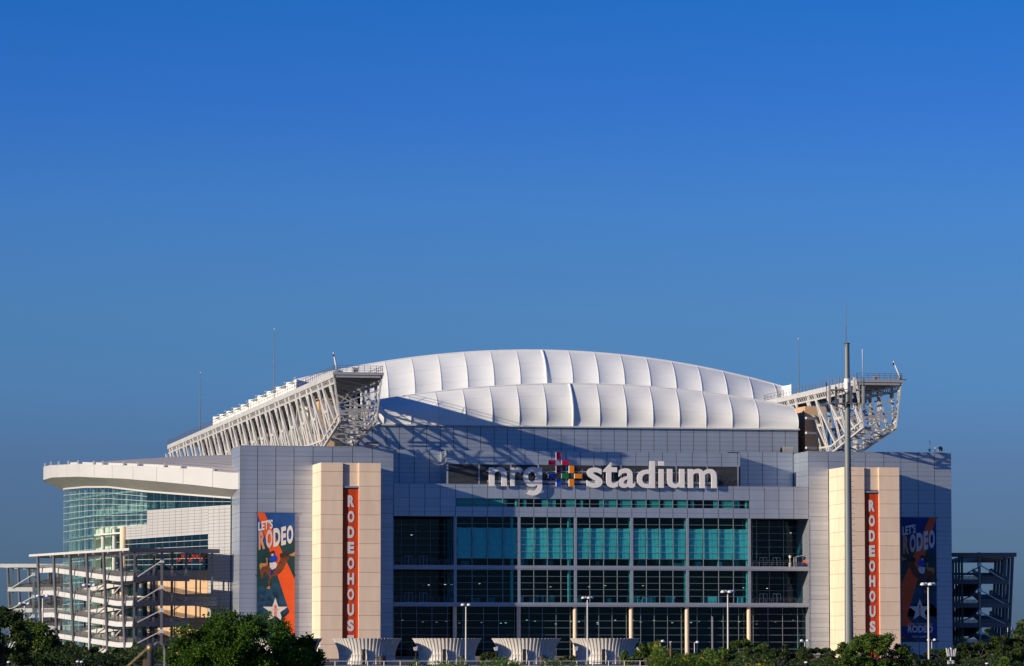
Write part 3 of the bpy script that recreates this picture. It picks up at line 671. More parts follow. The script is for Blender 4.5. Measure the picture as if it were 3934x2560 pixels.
# grey panel wall and its lower window strip
W2T = [(482, 2073), (800, 2051)]; W2B = [(482, 2106), (800, 2103)]
s800, s482, s608 = su(800, 0, 28), su(482, 0, 28), su(608, 0, 20)
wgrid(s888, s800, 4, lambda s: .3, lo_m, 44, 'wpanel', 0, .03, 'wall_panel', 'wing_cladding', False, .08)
UBm = [(470, 2021), (566, 2014), (570, 1962), (888, 1941)]
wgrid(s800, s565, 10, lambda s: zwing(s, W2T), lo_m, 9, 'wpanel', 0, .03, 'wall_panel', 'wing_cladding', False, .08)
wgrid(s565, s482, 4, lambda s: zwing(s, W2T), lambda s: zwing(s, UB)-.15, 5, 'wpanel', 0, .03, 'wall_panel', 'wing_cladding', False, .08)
wgrid(s800, s482, 12, lambda s: zwing(s, W2B)-6, lambda s: zwing(s, W2T), 6, 'glassk')
wgrid(s482, s360, 5, lambda s: zwing(s, W2B)-6, lambda s: lo_u(s)-.3, 6, 'glassk', -5)
tw = lambda s: zwing(s, W2B)-6.1
wgrid(s800, s608, 5, lambda s: .3, tw, 5, 'tan', 0, .03, 'concrete_panel', 'wing_concrete', False, .1)
wgrid(s608, s360, 8, lambda s: .3, tw, 9, 'glassk', -3)
for u in (458, 300, 364, 420, 545): s = su(u, 1.5, 20); q = wing(s, -1.2 if u != 458 else .4); MB().tube((q.x, q.y, 0), (q.x, q.y, zwing(s, UB)-.2 if u == 458 else 24), .95, n=20).build('round_column', M['conc'], ST)
# floors and inner wall of the wing
ribbon('wing_inner_wall', M['drape'], lambda s: wing(s, -9, 0), lambda s: wing(s, -9, 50), 0, SMAX, 40)
for z in (6, 11.5, 17, 23, 28.5, 34.5, 40, 45.5): MB().grid(lambda s, t, z=z: tuple(wing(s565*.2+(SMAX-s565*.2)*s, -.6-8*t, z)), 30, 1).grid(lambda s, t, z=z: tuple(wing(s565*.2+(SMAX-s565*.2)*s, -.55, z-.45+.45*t)), 30, 1).build('wing_floor', M['drape'], ST)
for i in range(14): s = 20+i*10.5; q = wing(s, -2); MB().tube((q.x, q.y, 0), (q.x, q.y, gt(s).z), .55, n=14).build('inner_column', M['drape'], ST)
MB().grid(lambda s, t: tuple(wing(s888+(s565-s888)*s, -.5, lo_m(s888+(s565-s888)*s)*t)), 12, 1).build('wing_backing', M['joint'], ST)
for i in range(8):                    # red letters of a shop sign seen through the lower glass
    s = su(690+i*14, 0, 22); q = wing(s, .25, wz(s, 2152+(-6 if i % 3 else 6))); MB().box(q.x-.3, q.x+.3, q.y-.1, q.y+.1, q.z, q.z+1.0).build('red_sign', M['redsign'], ST)
ST_END = True

# ================================================================ THE SIGN
YS = YT-1.35
SG = thing('stadium_sign', (at(2300, 1870, YS).x, YS, zbT), 'white lit-face letters reading nrg stadium with a coloured cross emblem', 'sign')
def spx(x, y, ox): return ox+x*.35714, 1700+y*.35714
LET = [('n', 1063, 1253, 265, 470, 1500), ('r', 1292, 1424, 265, 470, 1500), ('g', 1430, 1633, 265, 572, 1500), ('s', 2113, 2283, 270, 488, 1500), ('t', 50, 208, 215, 488, 2300), ('a', 215, 393, 278, 490, 2300),
       ('d', 413, 607, 200, 491, 2300), ('ı', 648, 701, 287, 489, 2300), ('.', 646, 703, 203, 250, 2300), ('u', 738, 925, 286, 491, 2300), ('m', 962, 1271, 284, 491, 2300)]
for ch, xa, xb, ya, yb, ox in LET:
    ua, va = spx(xa, ya, ox); ub, vb = spx(xb, yb, ox); P0 = at(ua, vb, YS); P1 = at(ub, vb, YS); zt_ = at((ua+ub)/2, va, YS).z
    mb = MB()
    if ch == '.': mb.box(P0.x, P1.x, YS, YS+.5, P0.z, zt_)
    elif ch == 'g':
        W = P1.x-P0.x; H = zt_-P0.z; zx = P0.z+H*.325; h = zt_-zx; cx = P0.x+W*.46; cz = zx+h*.49; sw = W*.255
        def arc(cx, cz, ro, rz, t0, t1, n, dy, sw=sw):
            a = [(cx+ro*math.cos(t), cz+rz*math.sin(t)) for t in lin(t0, t1, n)]; i_ = [(cx+(ro-sw)*math.cos(t), cz+(rz-sw)*math.sin(t)) for t in lin(t0, t1, n)]
            for j in range(n): mb.prism([(q[0], YS+dy, q[1]) for q in (a[j], a[j+1], i_[j+1], i_[j])], (0, .5, 0))
        arc(cx, cz, W*.46, h*.515, .0, 2*math.pi, 40, 0)
        mb.box(P1.x-sw, P1.x, YS-.012, YS+.49, P0.z+H*.30, zt_-H*.02)
        arc(P1.x-W*.50, P0.z+H*.31, W*.50, H*.31, -2.25, .02, 18, -.024)
    elif ch == 'ı': mb.box(P0.x, P1.x, YS, YS+.5, P0.z, zt_)
    else: add_text(mb, ch, lambda x, y, z: (P0.x+(P1.x-P0.x)*x, YS+.5*z, P0.z+(zt_-P0.z)*y), .018)
    nm = 'letter' if ch != '.' else 'letter_dot'
    mb.build(nm, M['letter'], SG)
for xa, xb, ya, yb, m in ((1783, 1832, 105, 185, 'crimson'), (1697, 1778, 192, 242, 'crimson'), (1842, 1920, 192, 242, 'crimson'), (1783, 1832, 250, 328, 'purple'), (1697, 1778, 337, 387, 'nblue'), (1840, 1918, 337, 387, 'green'),
                          (1783, 1834, 395, 475, 'sblue'), (1922, 1976, 250, 330, 'amber'), (1980, 2060, 337, 387, 'amber'), (1922, 1976, 395, 475, 'amber')):
    ua, va = spx(xa, ya, 1500); ub, vb = spx(xb, yb, 1500); P0 = at(ua, vb, YS); P1 = at(ub, va, YS)
    o = MB().box(P0.x+.08, P1.x, YS, YS+.12, P0.z, P1.z).build('emblem_tile', M[m], SG)
    MB().box(P0.x, P0.x+.075, YS+.02, YS+.6, P0.z, P1.z).box(P0.x+.08, P1.x, YS+.125, YS+.6, P0.z, P1.z).build('tile_edge', M['letter'], o)
fr = MB(); xa, xb = at(1875, 1850, YS).x, at(2760, 1850, YS).x
for v in (1812, 1853): z = at(2200, v, YS).z; fr.box(xa, xb, YS+.62, YS+.8, z-.12, z+.12)
fr.box(xa, xb, YS+.7, YS+.85, zbT+.35, zbT+1.0)
for u in range(1880, 2761, 40): x = at(u, 1850, YS).x; fr.bar((x, YS+.8, zbT+.9), (x, YT+.6, zbT+.02), .16); fr.bar((x, YS+.7, zbT+3.6), (x, YC-.1, zbT+3.2), .12); fr.bar((x, YS+.8, zbT+.4), (x, YS+.8, zbT+4.0), .12)
fr.build('sign_frame', M['slab'], SG)

# ================================================================ BANNERS
def slot_banner(s0, s1, ztop, zmid, first, label):
    Y = YP+.52; B = thing('slot_banner', ((s0+s1)/2, Y, 0), label, 'banner', 'orange lettered banners in the pier slots')
    zt = ztop-.7; MB().grid(lambda s, t: (s0+.05+(s1-s0-.1)*s, Y+.03*math.sin(t*60)+.02*math.sin(s*9), zt*t+.5*(1-t)), 6, 120).build('banner_sheet', M['orange_b'], B)
    pitch = 4.0; lw = (s1-s0)*.40; xc = s0+(s1-s0)*.525
    for i, ch in enumerate('RODEOHOUSTON'):
        zt_ = zt-1.55-i*first; zb_ = zt_-2.95
        if zb_ < .6: break
        mb = MB(); add_text(mb, ch, lambda x, y, z: (xc-lw/2+lw*x, Y-.10+.05*z, zb_+(zt_-zb_)*y), .05); mb.build('printed_letter', M['print_w'], B)
slot_banner(S0, S1, ZC1, 0, 3.92, 'tall orange banner with white vertical letters in the pier left of the facade')
slot_banner(S2, S3, ZC2, 0, 3.92, 'tall orange banner with white vertical letters in the pier behind the monopole')
def poster(ul, ur, vt, vb, mirror, label):
    Y = YT-.45; a = at(ul, (vt+vb)/2, Y).x; c = at(ur, (vt+vb)/2, Y).x; z1 = at((ul+ur)/2, vt, Y).z; z0 = at((ul+ur)/2, vb, Y).z
    B = thing('wall_banner', ((a+c)/2, Y, z0), label, 'banner', 'rodeo picture banners on the towers')
    W, H = c-a, z1-z0
    lay = [0]
    def pt(x, y, k=0): return (a+W*x, Y-.03-.022*k, z1-H*y)
    def fig(name, m, pts, k, flip=False):
        if flip: pts = [(1-x, y) for x, y in pts]
        MB().prism([pt(x, y, k) for x, y in pts], (0, .012, 0)).build(name, M[m], B)
    fl = mirror
    MB().box(a, c, Y-.028, Y+.02, z0, z1).build('banner_sheet', M['navy'], B)
    # x, y as fractions of the 0.300-aspect artwork (0..1 over the full banner height)
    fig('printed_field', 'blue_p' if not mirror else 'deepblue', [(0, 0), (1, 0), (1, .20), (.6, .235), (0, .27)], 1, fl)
    fig('printed_field', 'teal_p', [(0, .27), (.6, .235), (1, .20), (1, .52), (0, .60)], 1, fl)
    fig('printed_field', 'crowd', [(0, .66), (.2, .645), (.4, .66), (.62, .70), (.8, .74), (.86, .78), (.5, .86), (0, .87)], 1, fl)
    fig('printed_stripe', 'orange_p', [(0, 0), (.19, 0), (1, .53), (1, .87), (.96, .88)], 2, fl)
    fig('printed_stripe', 'orange_p', [(1, .72), (1, .97), (.94, .975), (.64, .865), (.88, .79)], 2.7, fl)
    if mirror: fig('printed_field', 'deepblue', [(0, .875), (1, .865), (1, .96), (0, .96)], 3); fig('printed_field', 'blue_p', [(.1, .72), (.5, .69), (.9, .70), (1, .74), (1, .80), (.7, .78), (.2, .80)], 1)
    # lettering, rising to the right
    def word(txt, x0, x1, yb0, yt0, dy, m, bold):
        mb = MB(); add_text(mb, txt, lambda x, y, z: pt(x0+(x1-x0)*x, (yb0+(yt0-yb0)*y)-dy*x, 5-z*.6), bold); mb.build('printed_letter', M[m], B)
    word("LET'S", .03, .41, .147, .072, .022, 'print_w', .035)
    xs_ = [.03, .225, .42, .625, .775, .965]
    for i, ch in enumerate('RODEO'):
        f = (xs_[i]+xs_[i+1])/2; word(ch, xs_[i]+.01, xs_[i+1]-.012, .300-.062*f+.006, .158-.062*f, .010, ('print_t', 'print_p', 'print_w', 'print_w', 'print_w')[i], .05)
    # horse and rider
    horse = [(.06, .42), (.10, .405), (.16, .41), (.22, .405), (.27, .415), (.34, .425), (.42, .425), (.52, .415), (.58, .395), (.62, .37), (.60, .345), (.61, .325), (.68, .318), (.76, .318), (.83, .326), (.86, .345), (.84, .37), (.78, .395), (.74, .42), (.70, .45),
             (.60, .485), (.50, .505), (.42, .51), (.36, .535), (.34, .565), (.36, .595), (.31, .61), (.25, .605), (.30, .585), (.30, .55), (.33, .51), (.27, .49), (.20, .475), (.17, .49), (.17, .52), (.12, .53), (.10, .505), (.07, .46)]
    fig('printed_horse', 'brown', horse, 3, fl)
    fig('printed_horse', 'maned', [(.60, .345), (.61, .325), (.68, .318), (.76, .318), (.84, .33), (.84, .35), (.74, .352), (.64, .36)], 4, fl)
    fig('printed_mane', 'gold', [(.06, .42), (.10, .40), (.16, .405), (.24, .40), (.24, .425), (.15, .43), (.09, .455)], 4, fl)
    fig('printed_mane', 'gold', [(.84, .335), (.92, .325), (1.0, .310), (1.0, .345), (.93, .345)], 4, fl); fig('printed_mane', 'gold', [(.25, .605), (.30, .585), (.36, .59), (.34, .61)], 4, fl)
    fig('printed_rider', 'sblue', [(.30, .37), (.38, .355), (.41, .335), (.47, .33), (.52, .35), (.54, .37), (.50, .39), (.40, .39), (.33, .385)], 5, fl)
    fig('printed_rider', 'sblue', [(.42, .30), (.46, .305), (.47, .335), (.43, .335)], 5, fl)
    fig('printed_rider', 'maned', [(.34, .316), (.42, .302), (.46, .312), (.45, .330), (.38, .335)], 6, fl)
    fig('printed_rider', 'print_p', [(.38, .328), (.44, .326), (.43, .345), (.39, .345)], 6.5, fl)
    fig('printed_rider', 'print_w', [(.33, .40), (.48, .395), (.54, .41), (.50, .44), (.40, .455), (.34, .435)], 5, fl)
    fig('printed_rider', 'gold', [(.22, .365), (.28, .36), (.28, .42), (.24, .42), (.25, .375)], 5, fl)
    fig('printed_rider', 'deepblue', [(.37, .45), (.45, .44), (.41, .495), (.35, .50)], 4.5, fl)
    # star with the hatted H
    cx, cy, ro, ri, asp = (.49, .783, .106, .0405, W/H) if not mirror else (.51, .745, .094, .039, W/H)
    st = []
    for i in range(10):
        r = ro if i % 2 == 0 else ri; t = math.pi*i/5; st.append((cx+r*math.sin(t)/asp*1.0, cy-r*math.cos(t)))
    fig('printed_star', 'print_w', st, 5)
    k = ro/.135
    for pts in ([(-.035, -.02), (.035, -.02), (.03, -.055), (0, -.062), (-.03, -.055)], [(-.10, -.028), (-.05, -.012), (.05, -.012), (.10, -.028), (.05, -.004), (-.05, -.004)], [(-.032, .0), (-.012, .0), (-.012, .05), (-.032, .05)], [(.012, 0), (.032, 0), (.032, .05), (.012, .05)], [(-.012, .018), (.012, .018), (.012, .028), (-.012, .028)], [(-.05, .05), (.05, .05), (.05, .056), (-.05, .056)]):
        fig('printed_emblem', 'orange_p', [(cx+x*k, cy+y*k) for x, y in pts], 6.5)
    if mirror:
        word('HOUSTON LIVESTOCK SHOW AND', .16, .88, .862, .850, 0, 'print_w', .01); word('RODEO', .16, .88, .925, .868, 0, 'print_w', .04)
        word('nrg', .28, .39, .968, .952, 0, 'print_w', .01); word('stadium', .49, .78, .964, .948, 0, 'print_w', .01)
        for dx, dy in ((0, -.01), (-.02, 0), (.02, 0), (0, .008)): fig('printed_emblem', 'print_w', [(.44+dx-.008, .957+dy-.003), (.44+dx+.008, .957+dy-.003), (.44+dx+.008, .957+dy+.003), (.44+dx-.008, .957+dy+.003)], 5)
    for z in (z1, z0+H*.5, z0+.3):
        for x in (a-.3, c+.3): MB().box(x-.18, x+.18, Y-.15, YT-.07, z-.2, z+.15).build('banner_bracket', M['rail'], B)
    MB().box(a-.4, c+.4, Y-.06, Y+.1, z1+.02, z1+.16).build('banner_rail', M['rail'], B)
poster(987, 1132, 1971, 2452, False, 'sunlit blue and orange rodeo banner with bucking horse on the left tower')
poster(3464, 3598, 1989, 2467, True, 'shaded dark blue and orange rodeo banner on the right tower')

# ================================================================ ROOFTOP THINGS
def rod(u, v0, v1, Y, x, label, r=.14):
    p = at(u, v0, Y) if x is None else None
    b = Vector((p.x, Y, p.z)); zt = at(u, v1, Y).z
    o = thing('lightning_rod', b, label, 'lightning rod', 'lightning rods on the roof trusses')
    MB().tube(b, b+Vector((0, 0, (zt-b.z)*.6)), r, r*.8, 8).tube(b+Vector((0, 0, (zt-b.z)*.6)), (b.x, b.y, zt-.3), r*.75, r*.4, 8).build('mast', M['pole'], o)
    MB().lathe((b.x, b.y, zt-.35), [(0, 0), (.16, .1), (.16, .3), (0, .45)], 8).build('tip', M['lampw'], o); MB().box(b.x-.4, b.x+.4, b.y-.4, b.y+.4, b.z-.2, b.z+.5).build('base_plate', M['steelg'], o)
def Ytr(u, v, z):                      # distance along the truss where that height is seen
    d = ray(u, v); return d.y*((z-EYE)/d.z)
rod(769, 1662, 1430, Ytr(769, 1662, 72.3), None, 'thin lightning rod near the low far end of the left roof truss', .17)
rod(1053, 1542, 1263, Ytr(1053, 1542, 72.3), None, 'tallest lightning rod, halfway along the left roof truss', .17)
rod(3069, 1515, 1300, Ytr(3069, 1515, 72.3), None, 'thin lightning rod on the right roof truss beside the roof end', .15)
def camera_arm(x, lean, label):
    b = Vector((x, 970.8, 72.3)); o = thing('deck_davit', b, label, 'davit', 'white davit arms on the truss tips')
    MB().tube(b, b+Vector((0, 0, 1.3)), .28, n=10).box(b.x-.5, b.x+1.6, b.y-.3, b.y+.3, b.z+.0, b.z+.45).build('base', M['steelg'], o)
    t = b+Vector((lean, 0, 5.0)); MB().tube(b+Vector((0, 0, 1.0)), t, .24, .2, 10).build('arm', M['lampw'], o); MB().box(t.x-.12, t.x+.12, t.y-.2, t.y+.2, t.z-1.1, t.z-.4).build('fitting', M['bolt'], o)
camera_arm(at(1293, 1425, 970.8).x, -.8, 'white tilted davit arm on the left truss tip'); camera_arm(at(3457, 1465, 970.8).x, -1.7, 'white tilted davit arm on the right truss tip')
o = thing('roof_duct', at(3022, 1746, 1006), 'ribbed grey barrel duct on the ledge beside the right tower', 'duct')
p = at(3022, 1746, 1006); dm = MB(); n = 14
prof_ = [(-1.0, 0), (-1.0, 1.3), (-.75, 1.75), (-.3, 1.95), (.3, 1.95), (.75, 1.75), (1.0, 1.3), (1.0, 0)]
dm.prism([(p.x-1.5, p.y+a_, p.z+b_) for a_, b_ in prof_], (3.2, 0, 0)).build('duct_shell', M['soffit'], o)
for i in range(8): dm = MB().prism([(p.x-1.5+i*.42, p.y+a_*1.04, p.z+b_*1.03) for a_, b_ in prof_], (.12, 0, 0)).build('duct_rib', M['steelg'], o)
o = thing('roof_vent', at(1428, 1712, 1003), 'low dark roof vent box above the left tower', 'vent'); p = at(1428, 1712, 1003)
MB().box(p.x-1.6, p.x+1.6, p.y-1, p.y+1, p.z-.2, p.z+.35).build('vent_curb', M['steelg'], o)
MB().hexa([(p.x-1.6, p.y-1, p.z+.35), (p.x+1.6, p.y-1, p.z+.35), (p.x+1.6, p.y+1, p.z+.35), (p.x-1.6, p.y+1, p.z+.35), (p.x-1.5, p.y-.8, p.z+.85), (p.x+1.3, p.y-.8, p.z+.75), (p.x+1.3, p.y+.8, p.z+.75), (p.x-1.5, p.y+.8, p.z+.85)]).build('vent_hood', M['bolt'], o)
p = at(3573, 1738, 993); o = thing('roof_aerial', p, 'thin aerial mast with small arms on the right tower roof', 'aerial')
MB().tube(p, p+Vector((0, 0, 3.2)), .07, n=6).bar(p+Vector((-.6, 0, .7)), p+Vector((.5, 0, .7)), .08).bar(p+Vector((-.3, 0, 1.4)), p+Vector((.2, 0, 1.4)), .06).build('mast', M['pole'], o); MB().box(p.x-.35, p.x+.1, p.y-.1, p.y+.1, p.z+.15, p.z+.9).build('box', M['steelg'], o)
p = at(3592, 1738, 993); o = thing('weather_sensor', p, 'short white sensor post between aerial and dish on the right tower', 'sensor')
MB().tube(p, p+Vector((0, 0, .9)), .09, n=6).build('post', M['steelg'], o); MB().lathe(p+Vector((0, 0, .8)), [(0, 0), (.28, .1), (.3, .4), (.1, .6), (0, .65)], 10).build('sensor_head', M['lampw'], o)
p = at(3614, 1738, 993); o = thing('satellite_dish', p, 'grey round satellite dish on the right tower roof edge', 'satellite dish')
MB().tube(p+Vector((-.6, 0, 0)), p+Vector((-.6, 0, 1.4)), .08, n=6).tube(p, p+Vector((0, .2, .9)), .1, n=6).build('mount', M['steelg'], o)
dm = MB(); c = p+Vector((0, -.1, .85)); pr = []
dm.grid(lambda s, t: tuple(c+Vector((.72*s*math.cos(t*6.2832)*1.0, .35*s*s-.1+.2*s*math.cos(t*6.2832), .72*s*math.sin(t*6.2832)))), 5, 20).build('dish', M['rail'], o, smooth=True)
MB().tube(c+Vector((0, .1, -.5)), c+Vector((-.3, -.75, 0)), .05, n=6).build('feed_arm', M['steelg'], o)
# balcony things
p = at(3081, 2174, YT+2.5); p.z = zA0; o = thing('tent_frame', p, 'white pop-up canopy frame on the upper right balcony', 'canopy frame')
fr = MB()
for dx in (-1.6, 1.6):
    for dy in (0, 2): fr.tube(p+Vector((dx, dy, 0)), p+Vector((dx, dy, 2.6)), .06, n=6)
for dy in (0, 2): fr.tube(p+Vector((-1.6, dy, 2.6)), p+Vector((0, dy, 2.95)), .06, n=6).tube(p+Vector((1.6, dy, 2.6)), p+Vector((0, dy, 2.95)), .06, n=6)
fr.build('frame', M['lampw'], o); MB().hexa([p+Vector(q) for q in ((-1.7, -.1, 2.6), (1.7, -.1, 2.6), (1.7, 2.1, 2.6), (-1.7, 2.1, 2.6), (-1.2, .3, 2.95), (1.2, .3, 2.95), (1.2, 1.7, 2.95), (-1.2, 1.7, 2.95))]).build('canopy', M['bolt'], o)
p = at(3082, 2174, YT+1); p.z = zA0; tag(MB().box(p.x-1.0, p.x+1.0, p.y, p.y+.8, p.z, p.z+.9).box(p.x-1.05, p.x+1.05, p.y-.04, p.y+.84, p.z+.9, p.z+.97).build('storage_bin', M['navybox'], None, p), 'dark blue storage bin behind the upper right balcony rail', 'bin')
p = at(3091, 2174, YT+2.2); p.z = zA0; o = tag(MB().box(p.x-.5, p.x+.5, p.y, p.y+.5, p.z, p.z+1.5).box(p.x-.3, p.x+.3, p.y, p.y+.4, p.z+1.5, p.z+1.7).build('crate_stack', M['orangebox'], None, p), 'orange crate stack at the right end of the upper balcony', 'crates')
p = at(3035, 2174, YT+1.2); p.z = zA0; o = thing('heater', p, 'slim white patio heater standing on the upper right balcony', 'heater')
MB().lathe(p, [(0, 0), (.3, 0), (.3, .9), (.1, 1.0), (.07, 2.2), (.3, 2.3), (.3, 2.9), (0, 3.0)], 10).build('heater_body', M['lampw'], o)

# ================================================================ RAMP BUILDINGS
def ramp(name, P0, flip, label, width=23.0):
    dL = Vector((-.252, .968, 0)) if not flip else Vector((.252, .968, 0)); dF = Vector((.945, .327, 0)) if not flip else Vector((-.945, .327, 0))
    if flip == 2: dL = Vector((.322, .947, 0)); dF = Vector((.985, -.17, 0))
    P0 = Vector(P0); T = thing(name, P0, label, 'ramp building', 'ramp buildings around the stadium')
    def P(l, f, z): q = P0+dL*l+dF*f; return Vector((q.x, q.y, z))
    LEN = 71.0; near = [21.0, 14.7, 9.4, 4.1]; far = [24.2, 18.1, 12.2, 6.8]; ZR = 28.3
    # canopy
    MB().hexa([P(-3, -2.5, ZR-.6), P(-3, width, ZR-.6), P(14, width, ZR-.6), P(14, -2.5, ZR-.6), P(-3, -2.5, ZR), P(-3, width, ZR), P(14, width, ZR), P(14, -2.5, ZR)]).build('canopy_roof', M['rampst' if flip == 0 else 'rampst'], T)
    MB().hexa([P(14.05, -2.5, ZR-.6), P(14.05, 6, ZR-.6), P(LEN+3, 6, ZR-.6), P(LEN+3, -2.5, ZR-.6), P(14.05, -2.5, ZR), P(14.05, 6, ZR), P(LEN+3, 6, ZR), P(LEN+3, -2.5, ZR)]).build('canopy_roof', M['rampst'], T)
    for i in range(7): MB().bar(P(2+i*11, -2.4, ZR-.85), P(2+i*11, 12, ZR-.85), .3, .45).build('canopy_beam', M['rampst'], T)
    MB().bar(P(-3.1, -2.6, ZR-.5), P(-3.1, width, ZR-.5), .25, 1.1).build('canopy_beam', M['rampg_shade' if flip != 2 else 'rampst'], T)  # added front strip; its dark colour paints the canopy edge as unlit
    # leaning outer posts, inner posts, front posts
    for i in range(6): l = 4+i*12.8; MB().tube(P(l, -2.1, ZR-.6), P(l, -.6, 0), .42, n=10).build('leaning_post', M['rampg_shade'], T)
    for i in range(6): l = 2+i*13; MB().bar(P(l, 11.6, 0), P(l, 11.6, ZR-.6), .5, .5).build('inner_post', M['rampg_shade'], T)
    for f in (0.4, 7.2, 15, width-.6): MB().bar(P(-1.6 if f == 7.2 else .6, f, 0), P(-1.6 if f == 7.2 else .6, f, ZR+(.2 if f == 7.2 else -.6)), .62 if f == 7.2 else .5, .62 if f == 7.2 else .5).build('front_post', M['rail'] if f == 7.2 else M['rampg_shade'], T)
    for k in range(4):
        zn, zf = near[k], far[k]; zprev = far[k+1] if k < 3 else 1.2
        fe = (15.2, width, 15.2, 15.2)[k]
        # landing, outer ramp (down towards the front), inner ramp (down towards the back), far landing
        MB().hexa([P(-1, -.4, zn-.45), P(-1, fe, zn-.45), P(10, fe, zn-.45), P(10, -.4, zn-.45), P(-1, -.4, zn), P(-1, fe, zn), P(10, fe, zn), P(10, -.4, zn)]).build('landing', M['deck'], T)
        MB().hexa([P(10, -.4, zn-.4), P(10, 5.2, zn-.4), P(60, 5.2, zf-.4), P(60, -.4, zf-.4), P(10, -.4, zn), P(10, 5.2, zn), P(60, 5.2, zf), P(60, -.4, zf)]).build('ramp_deck', M['deck'], T)
        MB().hexa([P(10, 6.2, zn-.4), P(10, 11.4, zn-.4), P(60, 11.4, zprev-.4), P(60, 6.2, zprev-.4), P(10, 6.2, zn), P(10, 11.4, zn), P(60, 11.4, zprev), P(60, 6.2, zprev)]).build('ramp_deck', M['deck'], T)
        MB().hexa([P(60, -.4, zf-.45), P(60, 11.4, zf-.45), P(LEN, 11.4, zf-.45), P(LEN, -.4, zf-.45), P(60, -.4, zf), P(60, 11.4, zf), P(LEN, 11.4, zf), P(LEN, -.4, zf)]).build('landing', M['deck'], T)
        # edge beams
        def edge(pa, pb, m, h=.72):
            MB().bar(pa, pb, .3, h).bar(pa+Vector((0, 0, -.6)), pb+Vector((0, 0, -.6)), .5, .62).build('edge_beam', m, T)
        dz = Vector((0, 0, -.05)); w_, g_ = M['rampst'], M['rampg_shade' if flip != 2 else 'rampst']  # front edge beams take the dark tone where that face is unlit
        edge(P(-1, -.5, zn)+dz, P(10, -.5, zn)+dz, w_)
        ls = lin(10, 60, 5)
        for a, c in zip(ls, ls[1:]):
            za, zc_ = zn+(zf-zn)*(a-10)/50, zn+(zf-zn)*(c-10)/50
            edge(P(a, -.5, za)+dz, P(c-.15, -.5, zc_)+dz, w_)
            edge(P(a, 6.1, zn+(zprev-zn)*(a-10)/50)+dz, P(c, 6.1, zn+(zprev-zn)*(c-10)/50)+dz, w_)
        edge(P(60, -.5, zf)+dz, P(LEN, -.5, zf)+dz, w_)
        edge(P(-1.1, -.6, zn)+dz, P(-1.1, fe, zn)+dz, g_)
        # railings
        def rail(pa, pb, n):
            b = MB()
            for i in range(n+1): q = pa.lerp(pb, i/n); b.bar(q, q+Vector((0, 0, 1.25)), .07, .07)
            for h in (.25, .5, .75, 1.0, 1.22): b.bar(pa+Vector((0, 0, h)), pb+Vector((0, 0, h)), .045, .045)
            b.build('railing', M['rail'], T)
            MB().quad(pa+Vector((0, 0, .12)), pb+Vector((0, 0, .12)), pb+Vector((0, 0, 1.18)), pa+Vector((0, 0, 1.18))).build('railing_mesh', M['mesh'], T)
        rail(P(-1, -.4, zn), P(10, -.4, zn), 8); rail(P(10, -.4, zn), P(60, -.4, zf), 34); rail(P(60, -.4, zf), P(LEN, -.4, zf), 8); rail(P(-1, -.3, zn), P(-1, fe, zn), 12)
        rail(P(10, 5.0, zn), P(60, 5.0, zf), 30); rail(P(10, 6.2, zn), P(60, 6.2, zprev), 30)
        # braces on the front frame
        up = (ZR-3.2, near[0]-2.6, near[1]-2.2, near[2]-2.2)[k]
        MB().tube(P(-1.7, 7, up), P(-1.5, 0.6, zn+.1), .16, n=8).build('brace', M['rampst'], T)
        MB().tube(P(-1.4, 7.4, up-.6), P(-1.2, 14, zn+.1), .16, n=8).build('brace', M['rampg_shade'], T)
        MB().box(*(lambda q: (q.x-.45, q.x+.45, q.y-.45, q.y+.45))(P(-1.9, 7.2, 0)), up-.4, up+.6).build('gusset', M['rampst'], T)
        MB().tube(P(18, 5.6, zn+.3), P(30, 5.6, zn-4.2), .17, n=8).tube(P(44, 5.6, zn-4.2+1), P(32, 5.6, zn), .17, n=8).build('brace', M['rampst'], T)
    return T
q0 = atD(512, 2490, 996.5)
ramp('ramp_building', (q0.x, q0.y, 0), 0, 'open steel ramp building with sunlit white beams beside the left tower')
q1 = atD(40, 2490, 1185); ramp('ramp_building', (q1.x, q1.y, 0), 2, 'open steel ramp building farthest left, partly behind the curved glass wing', 20)
q2 = atD(3868, 2490, 1046); ramp('ramp_building', (q2.x, q2.y, 0), 1, 'dark shaded ramp building at the right end of the stadium', 18)

# ================================================================ MONOPOLE
pb = atD(3262, 2490, 540); MP = thing('cell_monopole', (pb.x, pb.y, 0), 'tall grey antenna monopole standing in front of the right tower', 'cell tower')
zt = zp(pb, 1322); ppm = FPX/540
MB().tube((pb.x, pb.y, 0), (pb.x, pb.y, zt), .64, .33, 18).build('pole', M['pole'], MP, smooth=False)
MB().tube((pb.x, pb.y, zt), (pb.x, pb.y, zt+.12), .4, n=16).build('cap', M['bolt'], MP)
b = MB()
for i in range(52):
    z = 2+i*.75
    if z < zt-1: b.tube((pb.x+.3, pb.y-.1, z), (pb.x+.45+.55*(1-z/zt*.45), pb.y-.15, z), .022, n=5)
tag(b.build('climbing_pegs', M['bolt'], MP), kind='stuff')
def mp(u, v, dy=0): q = atD(u, v, 540+dy); return q
a = mp(3249, 1334, -.2); MB().tube(a, mp(3250, 1170, -.2), .06, .03, 8).tube(mp(3249, 1334, -.2), mp(3249, 1255, -.2), .075, n=8).build('whip_antenna', M['pole'], MP); MB().bar(a+Vector((0, 0, .3)), (pb.x, pb.y, a.z+.3), .1).build('bracket', M['bolt'], MP)
MB().tube(mp(3313, 1485, 1), mp(3313, 1342, 1), .075, n=10).build('white_whip_antenna', M['lampw'], MP)
z1, z2 = mp(3262, 1500).z, mp(3262, 1552).z
fr = MB(); cx, cy = pb.x, pb.y
corners = [Vector((cx-3.0, cy-.8, 0)), Vector((cx+2.0, cy-1.6, 0)), Vector((cx+.9, cy+2.6, 0))]
